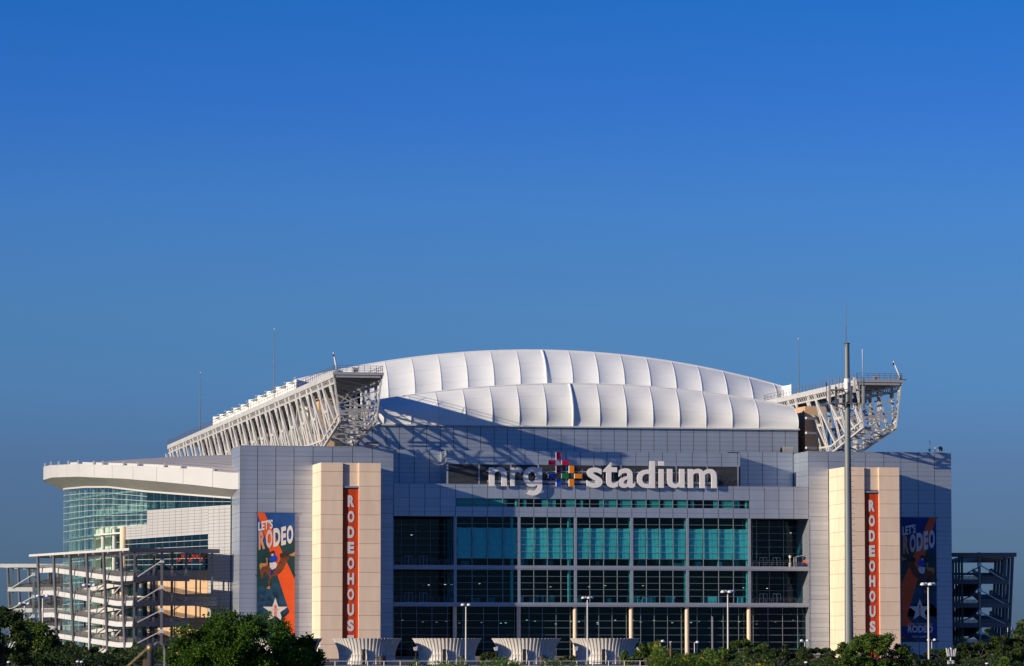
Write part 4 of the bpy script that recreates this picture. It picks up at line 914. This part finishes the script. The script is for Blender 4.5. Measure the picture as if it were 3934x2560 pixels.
for z in (z1, z2):
    for i in range(3): a, c = corners[i], corners[(i+1) % 3]; fr.bar((a.x, a.y, z), (c.x, c.y, z), .11)
for c in corners: fr.bar((cx, cy, z2), (c.x, c.y, z2), .13); fr.bar((cx, cy, z2-1.0), (c.x, c.y, z2), .08); fr.bar((cx, cy, z1), (c.x, c.y, z1), .09)
fr.build('antenna_frame', M['rail'], MP); MB().tube((cx, cy, z2-.35), (cx, cy, z2+.25), .55, n=14).build('collar', M['bolt'], MP); MB().tube((cx, cy, z1-.2), (cx, cy, z1+1.6), .46, .45, n=14).build('pole_wrap', M['lampw'], MP)
rr = random.Random(4)
for i in range(3):
    a, c = corners[i], corners[(i+1) % 3]
    for k in (0.03, .3, .62, .95):
        q = a.lerp(c, k); MB().tube((q.x, q.y, z2-.7), (q.x, q.y, z1+1.4+rr.random()*.6), .055, n=6).build('mount_pipe', M['rail'], MP)
        if k != .3: MB().box(q.x-.16, q.x+.16, q.y-.3, q.y-.12, z2-.1, z1+.5).build('panel_antenna', M['soffit'] if rr.random() < .5 else M['rail'], MP)
        MB().box(q.x+.1, q.x+.4, q.y-.1, q.y+.15, z2+.1, z2+.7).build('radio_unit', M['lampw'] if rr.random() < .35 else M['bolt'], MP)
q = mp(3283, 1478, -1.5); MB().box(q.x-.17, q.x+.17, q.y, q.y+.2, q.z-1.1, q.z+1.0).build('panel_antenna', M['post'], MP)
q = mp(3175, 1495, -.8); MB().tube((q.x, q.y, z2-.6), (q.x, q.y, q.z+.6), .05, n=6).lathe((q.x, q.y, q.z+.3), [(.05, 0), (.09, .1), (.09, .5), (0, .6)], 6).build('tip_antenna', M['bolt'], MP)

# ================================================================ LAMP POSTS
def lot_lamp(u, vt, D, n, wpx, label, off=0):
    b = atD(u, 2490, D); zt = zp(b, vt); ppm = FPX/D; W = wpx/ppm; o = thing('lamp_post', (b.x, b.y, 0), label, 'lamp post', 'tall lamp posts in the car park')
    bc = Vector((b.x, b.y, 0)); MB().tube(bc, bc+Vector((0, 0, zt-.35)), .16, .11, 10).build('post', M['post'], o); MB().tube(bc, bc+Vector((0, 0, .7)), .32, n=12).build('footing', M['deck'], o)
    offs = {2: (-.32, .32), 3: (-.38, 0, .38), 4: (-.38, -.13, .14, .38)}[n]; r = W*.19 if n > 2 else W*.24
    for i, f in enumerate(offs):
        c = bc+RT*(W*f+off/ppm)+FH*((.5 if i % 2 else -.5)*(.6 if n > 2 else .1))
        MB().bar((b.x, b.y, zt-.3), (c.x, c.y, zt-.22), .1).build('arm', M['bolt'], o)
        hd = MB().lathe((c.x, c.y, zt-.25), [(r*.9, 0), (r, .12), (r*.92, r*.55), (r*.6, r*.9), (0, r*1.02)], 14).build('lamp_head', M['lampw'], o, smooth=True)
        MB().lathe((c.x, c.y, zt-.3), [(0, -.02), (r*.8, 0), (r*.9, .05)], 14).build('lens', M['rail'], hd)
lot_lamp(3568, 2243, 600, 4, 56, 'four-headed lamp post in front of the shaded dark blue banner')
lot_lamp(2797, 2272, 640, 4, 50, 'four-headed lamp post in front of the right glass bays')
lot_lamp(2257, 2295, 690, 4, 42, 'four-headed lamp post above the rightmost corrugated enclosure')
lot_lamp(1790, 2322, 700, 2, 36, 'two-headed lamp post behind the left corrugated enclosures')
lot_lamp(93, 2316, 600, 3, 42, 'three-headed lamp post farthest left, before the far ramp building')
lot_lamp(163, 2287, 600, 3, 46, 'three-headed lamp post in the gap between the two left ramp buildings')
lot_lamp(342, 2246, 600, 3, 50, 'three-headed lamp post in front of the sunlit ramp beams')
def small_lamp(u, vt, D, style, label, cat='lamp'):
    b = atD(u, 2490, D); zt = zp(b, vt); bc = Vector((b.x, b.y, 0)); o = thing({'globe': 'globe_lamp', 'flood': 'floodlight_post', 'cobra': 'street_lamp', 'twin': 'twin_street_lamp'}[style], bc, label, cat, {'globe': 'small globe lamps', 'flood': 'floodlights beside the corrugated enclosures', 'cobra': 'small street lamps', 'twin': 'small street lamps'}[style])
    k = D/700
    MB().tube(bc, (b.x, b.y, zt-.3), .07*k+.02, .06*k, 8).build('post', M['bolt'] if style in ('flood',) else M['lampw'], o)
    if style == 'globe':
        r = .38*k
        MB().lathe((b.x, b.y, zt-r*1.3), [(0, .72*r), (r*.98, .6*r), (r, .9*r), (r*.7, 1.3*r), (0, 1.45*r)], 12).build('lamp_cap', M['lampw'], o, smooth=True)
        MB().lathe((b.x, b.y, zt-r*2.3), [(.3*r, 0), (.8*r, .5*r), (.95*r, 1.55*r)], 12).build('lamp_bowl', M['bolt'], o, smooth=True)
    elif style == 'flood':
        MB().hexa([(b.x-.25, b.y-.2, zt-.75), (b.x+.2, b.y-.2, zt-.75), (b.x+.2, b.y+.2, zt-.75), (b.x-.25, b.y+.2, zt-.75), (b.x-.4, b.y-.3, zt-.2), (b.x+.3, b.y-.3, zt), (b.x+.3, b.y+.3, zt), (b.x-.4, b.y+.3, zt-.2)]).build('lamp_head', M['lampw'], o)
    else:
        for s in ((1,) if style == 'cobra' else (-1, 1)):
            c = Vector((b.x+s*.55*k, b.y, zt-.35)); MB().tube((b.x, b.y, zt-.3), c+Vector((0, 0, .2)), .06, n=6).build('arm', M['lampw'], o)
            MB().lathe(c, [(.3*k, 0), (.36*k, .08), (.3*k, .26*k), (.12*k, .38*k), (0, .4*k)], 10).build('lamp_head', M['lampw'], o, smooth=True)
small_lamp(35, 2541, 420, 'globe', 'globe lamp farthest left below the dark trees', 'lamp'); small_lamp(300, 2539, 420, 'globe', 'left one of two neighbouring globe lamps left of the pine'); small_lamp(315, 2540, 430, 'globe', 'right one of two neighbouring globe lamps left of the pine')
small_lamp(3097, 2542, 520, 'globe', 'globe lamp below the bushes left of the monopole'); small_lamp(3474, 2518, 640, 'globe', 'globe lamp at the foot of the right pier corner'); small_lamp(3529, 2540, 640, 'globe', 'globe lamp left of the lamp post by the dark banner'); small_lamp(3792, 2546, 500, 'globe', 'globe lamp in the shrubs below the dark ramp building')
for i, u in enumerate((1229, 1597, 1906, 2213, 2455)): small_lamp(u, 2484, 700, 'flood', ('floodlight post right of the pine tree', 'floodlight post before the second corrugated enclosure', 'floodlight post before the third corrugated enclosure', 'floodlight post before the fourth corrugated enclosure', 'floodlight post right of the last corrugated enclosure')[i])
small_lamp(2535, 2460, 760, 'cobra', 'white street lamp leftmost among the right bushes'); small_lamp(2668, 2464, 760, 'cobra', 'white street lamp between the wooden pole and the vestibule'); small_lamp(3092, 2458, 760, 'twin', 'two-headed street lamp at the lower left of the right tower'); small_lamp(3412, 2460, 760, 'cobra', 'white street lamp at the foot of the right pier'); small_lamp(3580, 2455, 760, 'twin', 'two-headed street lamp below the dark banner')

# ================================================================ CORRUGATED ENCLOSURES
def enclosure(uc, label):
    D = 722+4.5*(uc-1410)/304; b = atD(uc, 2490, D); zt = zp(b, 2453); ppm = FPX/D; rx = 131/ppm; o = thing('corrugated_enclosure', (b.x, b.y, 0), label, 'enclosure', 'flared white corrugated enclosures in a row')
    def rad(t, z):
        k = z/zt; base = .80+.20*max(0, (k-.25)/.75)**2.0+.03*max(0, (.25-k)/.25)
        return base
    def pt(t, z, dr=0):
        c, s = math.cos(t), math.sin(t); e = 1
        x = math.copysign(abs(c)**e, c)*rx; y = math.copysign(abs(s)**e, s)*rx*.95
        q = rad(t, z)+dr/rx; v = RT*(x*q)+FH*(y*q); return (b.x+v.x, b.y+v.y, z)
    zs = [0, .6, 1.2, 1.75, 1.8, 1.95, 2.0, 2.5, 3.0, 3.5, 4.0, 4.4, zt]
    n = 56
    shell = MB().grid(lambda s, t: pt(s*2*math.pi, zs[int(round(t*(len(zs)-1)))], .10 if int(round(t*(len(zs)-1))) in (4, 5) else 0), n, len(zs)-1).build('shell', M['corr'], o, smooth=True)
    for i in range(n):
        t0 = 2*math.pi*i/n; dt = 2*math.pi/n*.5; r = MB(); prof = zs
        m = len(prof); vs = []
        for z in prof: vs += [pt(t0, z, .01), pt(t0+dt*.2, z, .14), pt(t0+dt*.7, z, .14), pt(t0+dt*.9, z, .01)]
        fs = [(4*j+k, 4*j+k+1, 4*j+k+5, 4*j+k+4) for j in range(m-1) for k in range(3)]+[(4*m-4, 4*m-3, 4*m-2, 4*m-1)]
        r.add(vs, fs).build('rib', M['corr'], o)
    for dx, dy in ((-.1, 0),):
        q = pt(math.pi*1.5-.1, 0); MB().box(q[0]-.3, q[0]+.3, q[1]-.9, q[1]-.5, 0, 2.7).box(q[0]-.34, q[0]+.34, q[1]-.95, q[1]-.45, 2.7, 2.78).build('control_cabinet', M['bolt'], o)
        MB().box(q[0]-2.2, q[0]-.4, q[1]-.95, q[1]-.7, .2, .35).build('cable_tray', M['rail'], o)
    q = pt(math.pi*1.5+.55, 0)
    MB().lathe((q[0], q[1]-1.0, 0), [(.7, 0), (.75, 1.2), (.6, 1.55), (0, 1.7)], 12).build('dark_tank', M['bolt'], o)
enclosure(1105, 'corrugated enclosure mostly hidden by the pine tree, first in its row'); enclosure(1410, 'second corrugated enclosure from the pine tree, below the orange slot banner'); enclosure(1717, 'third corrugated enclosure of the row, below the two-headed lamp post')
enclosure(2022, 'fourth corrugated enclosure of the row, second from the right'); enclosure(2324, 'rightmost corrugated enclosure of the row, next to the bushes')

# ================================================================ FENCE
fa = atD(1225, 2490, 566); fc = atD(2520, 2490, 578); FN = thing('pipe_fence', (fa.x, fa.y, 0), 'white metal pipe fence along the bottom edge before the enclosures', 'fence')
fa = Vector((fa.x, fa.y, 0)); fc = Vector((fc.x, fc.y, 0)); n = 21; ztp = zp(fa, 2541)
for i in range(n+1): q = fa.lerp(fc, i/n); MB().tube(q, q+Vector((0, 0, ztp+.04)), .075, n=8).build('fence_post', M['post'], FN)
for z in (ztp, ztp-.72): MB().tube(fa+Vector((0, 0, z)), fc+Vector((0, 0, z)), .05, n=8).build('fence_rail', M['post'], FN)

# ================================================================ TREES AND PLANTS
def leafquad(mb, c, size, rr, long=1.0, axis=None):
    a = axis or Vector((rr.gauss(0, 1), rr.gauss(0, 1), rr.gauss(0, .7))).normalized(); b_ = a.cross(Vector((rr.gauss(0, 1), rr.gauss(0, 1), rr.gauss(0, 1)))).normalized()
    a = a*size*long; b_ = b_*size*.55; i = len(mb.v)
    mb.v += [tuple(c-a*.5), tuple(c+b_*.5), tuple(c+a*.5), tuple(c-b_*.5)]; mb.f.append((i, i+1, i+2, i+3))
def tree(name, uc, vt, wpx, D, leaf, label, cat='tree', group=None, base=.08, n=5000, size=.42, seed=1, flat=1.0, tufts=False, depth=.8, clumps=38, long=1.4):
    rr = random.Random(seed); b = atD(uc, 2490, D); b = Vector((b.x, b.y, 0)); ppm = FPX/D; H = zp(b, vt); W = wpx/ppm/2*1.12
    T = thing(name, b, label, cat, group)
    zc = H*(base+(1-base)*.52); hz = H*(1-base)*.5
    tr = MB(); br = []
    tr.tube(b, b+Vector((.1, .1, zc)), .035*H+.05, .018*H+.03, 9)
    cl = []
    while len(cl) < clumps:
        x, y, z = rr.uniform(-1, 1), rr.uniform(-1, 1), rr.uniform(-1, 1); d = x*x+y*y+z*z
        if z < 0: d = x*x+y*y+.15*z*z
        if d > 1 or d < .12: continue
        k = (1-.25*max(0, z))
        c = b+RT*(x*W*.86*k)+FH*(y*W*depth*.86*k)+Vector((0, 0, zc+z*hz*.88)); r = (.16+.16*rr.random())*min(W, hz*1.2)
        cl.append((c, r))
        if rr.random() < .45: tr.tube(b+Vector((0, 0, H*(base*.6+.25*rr.random()))), c, .012*H+.02, .006*H+.01, 5)
    tr.build('trunk', M['bark'], T)
    cr = MB(); n = int(n*1.7); per = n//clumps
    for c, r in cl:
        for _ in range(per):
            v = Vector((rr.gauss(0, 1), rr.gauss(0, 1), rr.gauss(0, 1))).normalized()*r*(rr.random()**.45)*(.8+.5*rr.random())
            v.z *= .75
            if tufts:
                ctr = c+v
                for _k in range(3): ax = (v.normalized()*.7+Vector((rr.gauss(0, .6), rr.gauss(0, .6), rr.gauss(.3, .5)))).normalized(); leafquad(cr, ctr+ax*size*.4, size, rr, long, ax)
            else: leafquad(cr, c+v, size*(.6+.7*rr.random()), rr, long)
    tag(cr.build('crown', M[leaf], T), kind=None)
    return T
tree('pine_tree', 905, 2352, 560, 300, 'leaf_p', 'large bright green pine at the lower left before the tower', 'pine tree', None, .0, 12000, .20, 5, tufts=True, clumps=125, long=1.2)
tree('pine_tree', 1120, 2420, 230, 305, 'leaf_p', 'smaller darker pine leaning right beside the large pine', 'pine tree', None, .1, 2600, .25, 6, tufts=True, clumps=34, long=1.2)
G_ = 'trees round the stadium'
tree('broadleaf_tree', 10, 2330, 230, 520, 'leaf_d', 'tall dark tree at the left edge of the frame', 'tree', G_, .05, 6500, .42, 21)
tree('broadleaf_tree', 135, 2380, 190, 560, 'leaf_m', 'sunlit topped tree before the far ramp building', 'tree', G_, .05, 4500, .40, 22)
tree('broadleaf_tree', 245, 2455, 260, 600, 'leaf_d', 'low dark tree below the left lamp posts', 'tree', G_, .0, 4500, .42, 23)
tree('broadleaf_tree', 410, 2480, 300, 620, 'leaf_d', 'low dark bushy tree below the sunlit ramp building', 'tree', G_, .0, 4500, .42, 24)
tree('broadleaf_tree', 590, 2478, 290, 640, 'leaf_d', 'low dark tree left of the large pine', 'tree', G_, .0, 4000, .42, 25)
tree('broadleaf_tree', 2500, 2475, 230, 660, 'leaf_m', 'mid green bushy tree right of the last enclosure', 'tree', G_, .0, 4200, .36, 26)
tree('broadleaf_tree', 2870, 2458, 270, 640, 'leaf_m', 'mid green pointed tree before the lower right glass', 'tree', G_, .0, 5200, .36, 27)
tree('broadleaf_tree', 2985, 2470, 250, 620, 'leaf_d', 'dark tree under the lower right balcony', 'tree', G_, .0, 4800, .36, 28)
tree('broadleaf_tree', 3130, 2482, 200, 600, 'leaf_d', 'small tree at the lower left of the right tower', 'tree', G_, .0, 3200, .34, 29)
tree('broadleaf_tree', 3352, 2425, 290, 535, 'leaf_m', 'bright rounded tree right of the monopole base', 'tree', G_, .0, 9500, .30, 30, clumps=60)
tree('broadleaf_tree', 3480, 2525, 230, 580, 'leaf_m', 'low bush under the right pier', 'bush', None, .0, 2400, .32, 31)
tree('broadleaf_tree', 2745, 2500, 240, 600, 'leaf_d', 'low dark bush behind the yellow-leaved weeds', 'bush', None, .0, 3000, .34, 32)
tree('broadleaf_tree', 3640, 2492, 280, 700, 'leaf_d', 'dark bushy tree at the foot of the shaded tower', 'tree', G_, .0, 4200, .40, 33)
tree('broadleaf_tree', 3760, 2462, 320, 760, 'leaf_d', 'wide dark tree before the dark ramp building', 'tree', G_, .0, 5200, .42, 34)
tree('broadleaf_tree', 3895, 2428, 240, 700, 'leaf_d', 'dark tree at the right edge of the frame', 'tree', G_, .0, 5200, .42, 35)
tree('broadleaf_tree', 3850, 2525, 110, 330, 'leaf_b', 'small bright green bush at the lower right corner', 'bush', None, .0, 3200, .20, 36)
tree('broadleaf_tree', 1890, 2498, 90, 800, 'leaf_d', 'small dark shrub between the third and fourth enclosure', 'bush', None, .0, 1800, .34, 37)
tree('broadleaf_tree', 2190, 2518, 90, 780, 'leaf_d', 'small dark shrub between the two right enclosures', 'bush', None, .0, 1600, .34, 38)
# low undergrowth along the car park edges
for u0, u1, vt, D, m, label, n, sd in ((-60, 700, 2497, 560, 'leaf_d', 'dark undergrowth below the left ramp buildings', 17000, 81), (2490, 4050, 2538, 540, 'leaf_d', 'low mixed undergrowth below the right bushes', 26000, 82)):
    rr = random.Random(sd); ug = MB()
    for i in range(n):
        u = rr.uniform(u0, u1); d_ = D+rr.uniform(-8, 60); q = atD(u, 2490, d_); top = vt+14*math.sin(u*.021+sd)+9*math.sin(u*.057)+7*math.sin(u*.13)
        h = max(.3, zp(q, top)*(rr.random()**.35)); leafquad(ug, Vector((q.x, q.y, h)), .42*(.6+.6*rr.random()), rr, 1.3)
    q = atD((u0+u1)/2, 2490, D); tag(ug.build('undergrowth', M[m]), label, 'undergrowth', None, 'stuff')
# far belt of wood on the horizon
fw = MB(); rr = random.Random(77)
for i in range(9000):
    u = 3560+rr.random()*800; D = 1500+rr.random()*500; q = atD(u, 2490, D); h = (2.5+9*rr.random()**.7)*(.75+.35*math.sin(u*.05)+.2*math.sin(u*.013))
    leafquad(fw, Vector((q.x, q.y, max(.5, h))), 2.2, rr, 1.2)
for i in range(5000):
    u = -500+rr.random()*700; D = 1500+rr.random()*500; q = atD(u, 2490, D); leafquad(fw, Vector((q.x, q.y, rr.random()*8)), 2.2, rr, 1.2)
tag(fw.build('far_woodland', M['leaf_d']), 'dark belt of far woodland on the horizon', 'woodland', None, 'stuff')
# weeds close to the camera
def weeds(u0, u1, vt, D, leaf, n, size, seed, label, peaks, yellow=0):
    rr = random.Random(seed); b = atD((u0+u1)/2, 2490, D); base = Vector((b.x, b.y, 0)); ppm = FPX/D
    T = thing('weed_clump', base, label, 'weeds', 'leafy weeds along the bottom edge'); st = MB(); lf = MB(); yl = MB()
    for i in range(n):
        u = rr.uniform(u0, u1); pk = interp(u, peaks); v = pk+rr.random()**1.6*70; q = atD(u, v, D+rr.uniform(-2, 2)); r0 = Vector((q.x+rr.gauss(0, .1), q.y, 0))
        if i % 6 == 0: st.tube(r0, q, .012, .006, 4, False)
        for k in range(9):
            c = q-Vector((rr.gauss(0, .05), rr.gauss(0, .1), rr.random()*.5)); ax = Vector((rr.gauss(0, 1), rr.gauss(0, .6), rr.gauss(-.2, .8))).normalized()
            leafquad(yl if rr.random() < yellow else lf, c+ax*size*.5, size*(.6+.6*rr.random()), rr, 1.5, ax)
    st.build('stems', M['leaf_d'], T); lf.build('leaves', M[leaf], T)
    if yl.v: yl.build('yellow_leaves', M['leaf_y'], T)
weeds(1570, 1800, 2520, 150, 'leaf_b', 130, .10, 51, 'bright green weeds before the third enclosure', [(1570, 2548), (1590, 2525), (1630, 2545), (1680, 2540), (1750, 2535), (1800, 2525)])
weeds(1830, 2010, 2500, 150, 'leaf_b', 130, .10, 52, 'bright green weeds before the fourth enclosure', [(1830, 2540), (1870, 2535), (1930, 2510), (1945, 2520), (2010, 2545)])
weeds(2060, 2260, 2510, 150, 'leaf_b', 110, .10, 53, 'bright green weeds before the rightmost enclosure', [(2060, 2555), (2120, 2512), (2140, 2530), (2260, 2550)])
weeds(2490, 2590, 2452, 120, 'leaf_b', 230, .085, 54, 'tall leafy shoot with yellow leaves right of the fence', [(2490, 2540), (2515, 2480), (2525, 2452), (2540, 2470), (2560, 2510), (2590, 2540)], .05)
weeds(2585, 2770, 2490, 120, 'leaf_b', 380, .085, 55, 'broad leafy weeds with yellow leaves below the glass facade', [(2585, 2530), (2640, 2500), (2690, 2520), (2710, 2490), (2735, 2495), (2765, 2515)], .05)
weeds(2850, 2960, 2530, 140, 'leaf_m', 90, .08, 56, 'sparse yellowing weeds below the right bushes', [(2850, 2550), (2920, 2535), (2960, 2548)], .4)

# ================================================================ SMALL THINGS
b = atD(2577, 2490, 560); b = Vector((b.x, b.y, 0)); o = thing('wooden_pole', b, 'short brown wooden pole among the bushes', 'utility pole')
MB().tube(b, (b.x, b.y, zp(b, 2477)), .17, .14, 10).build('pole', M['wood'], o); q = Vector((b.x-.1, b.y-.1, zp(b, 2477))); MB().bar(q, q+Vector((0, 0, .35)), .09).box(q.x-.08, q.x+.2, q.y-.1, q.y+.1, q.z+.33, q.z+.45).build('bracket', M['lampw'], o)
b = atD(3652, 2490, 620); b = Vector((b.x, b.y, 0)); zt = zp(b, 2488); o = thing('antenna_mast', b, 'short white mast with fanned panel antennas before the dark trees', 'antenna mast')
MB().tube(b, (b.x, b.y, zt), .13, .1, 8).build('mast', M['lampw'], o)
for x, t, h in ((-.55, -.18, 1.3), (-.35, -.12, 1.2), (0, 0, 1.3), (.28, .1, 1.0), (.52, .15, 1.2)):
    a = Vector((b.x+x, b.y-.3, zt-1.4)); MB().bar(a, a+Vector((t*1.4, 0, h)), .16, .26).build('panel_antenna', M['lampw'], o); MB().bar(a+Vector((0, 0, .3)), (b.x, b.y, zt-1.3), .05).build('bracket', M['bolt'], o)
for x, z in ((-.45, 2.6), (.3, 2.6), (-.35, 3.6), (.1, 3.5)): MB().box(b.x+x-.16, b.x+x+.16, b.y-.35, b.y-.1, zt-z, zt-z+.55).build('radio_unit', M['lampw'], o)
b = atD(3880, 2490, 2600); b = Vector((b.x, b.y, 0)); zt = zp(b, 2402); o = thing('water_tower', b, 'pale bulb water tower far off behind the ramp building', 'water tower')
rw_ = 14*2600/FPX; MB().lathe((b.x, b.y, zt-rw_*2), [(rw_*.18, -rw_*1.2), (rw_*.3, -rw_*.4), (rw_*.75, rw_*.3), (rw_, rw_*.9), (rw_*.85, rw_*1.5), (rw_*.4, rw_*1.9), (0, rw_*2)], 20).build('tank', M['lampw'], o, smooth=True); MB().tube(b, (b.x, b.y, zt-rw_*3), rw_*.2, n=12).build('stem', M['lampw'], o)
b = atD(2506, 2490, 560); zz = zp(b, 2552); q = Vector((b.x, b.y, 0)); o = thing('marker_post', q, 'small post with an orange marker at the fence end', 'marker'); MB().tube(q, q+Vector((0, 0, zz+.5)), .05, n=6).build('post', M['post'], o); MB().box(q.x-.14, q.x+.14, q.y-.12, q.y-.06, zz+.1, zz+.45).build('marker_plate', M['orangebox'], o)
# blurred hardware close to the camera
D = 42; b = atD(578, 2560, D); g = Vector((b.x, b.y, 0)); o = thing('bracket_post', g, 'blurred tarnished post with ball head, strut and looped cable close up', 'post')
def np(u, v): return atD(u, v, D)
MB().tube(g, np(578, 2505), .035, n=10).build('post', M['bolt'], o); c = np(578, 2490)
MB().lathe(c, [(0, -.05), (.03, -.045), (.046, -.01), (.042, .02), (.025, .042), (0, .05)], 14).build('ball_head', M['rust'], o, smooth=True)
MB().tube(np(566, 2494), np(470, 2580), .013, n=8).build('strut', M['rust'], o)
lp = MB(); pts = [np(580+26*math.cos(t)*1.0, 2540+68*-math.sin(t)) for t in [math.pi*i/16 for i in range(17)]]
pts = [np(588, 2600)]+[np(588+22*(1-math.cos(t)), 2500-32*math.sin(t)) for t in [math.pi*i/12 for i in range(13)]]+[np(632, 2600)]
for p_, q_ in zip(pts, pts[1:]): lp.tube(p_, q_, .008, n=6)
lp.build('cable_loop', M['rail'], o); q = np(562, 2545); MB().box(q.x-.03, q.x+.03, q.y-.03, q.y+.03, q.z-.1, q.z+.03).build('junction_box', M['wood'], o)
def cable(pts, D, label):
    q = [atD(u, v, D) for u, v in pts]; o = MB()
    for a, c in zip(q, q[1:]): o.tube(a, c, .018, n=5, cap=False)
    tag(o.build('overhead_cable', M['bolt'], None, q[0]), label, 'cable')
cable([(2870, 2490), (3000, 2503), (3150, 2516), (3400, 2531), (3700, 2543), (4100, 2556)], 300, 'thin overhead cable crossing the lower right bushes')

flush_pieces()
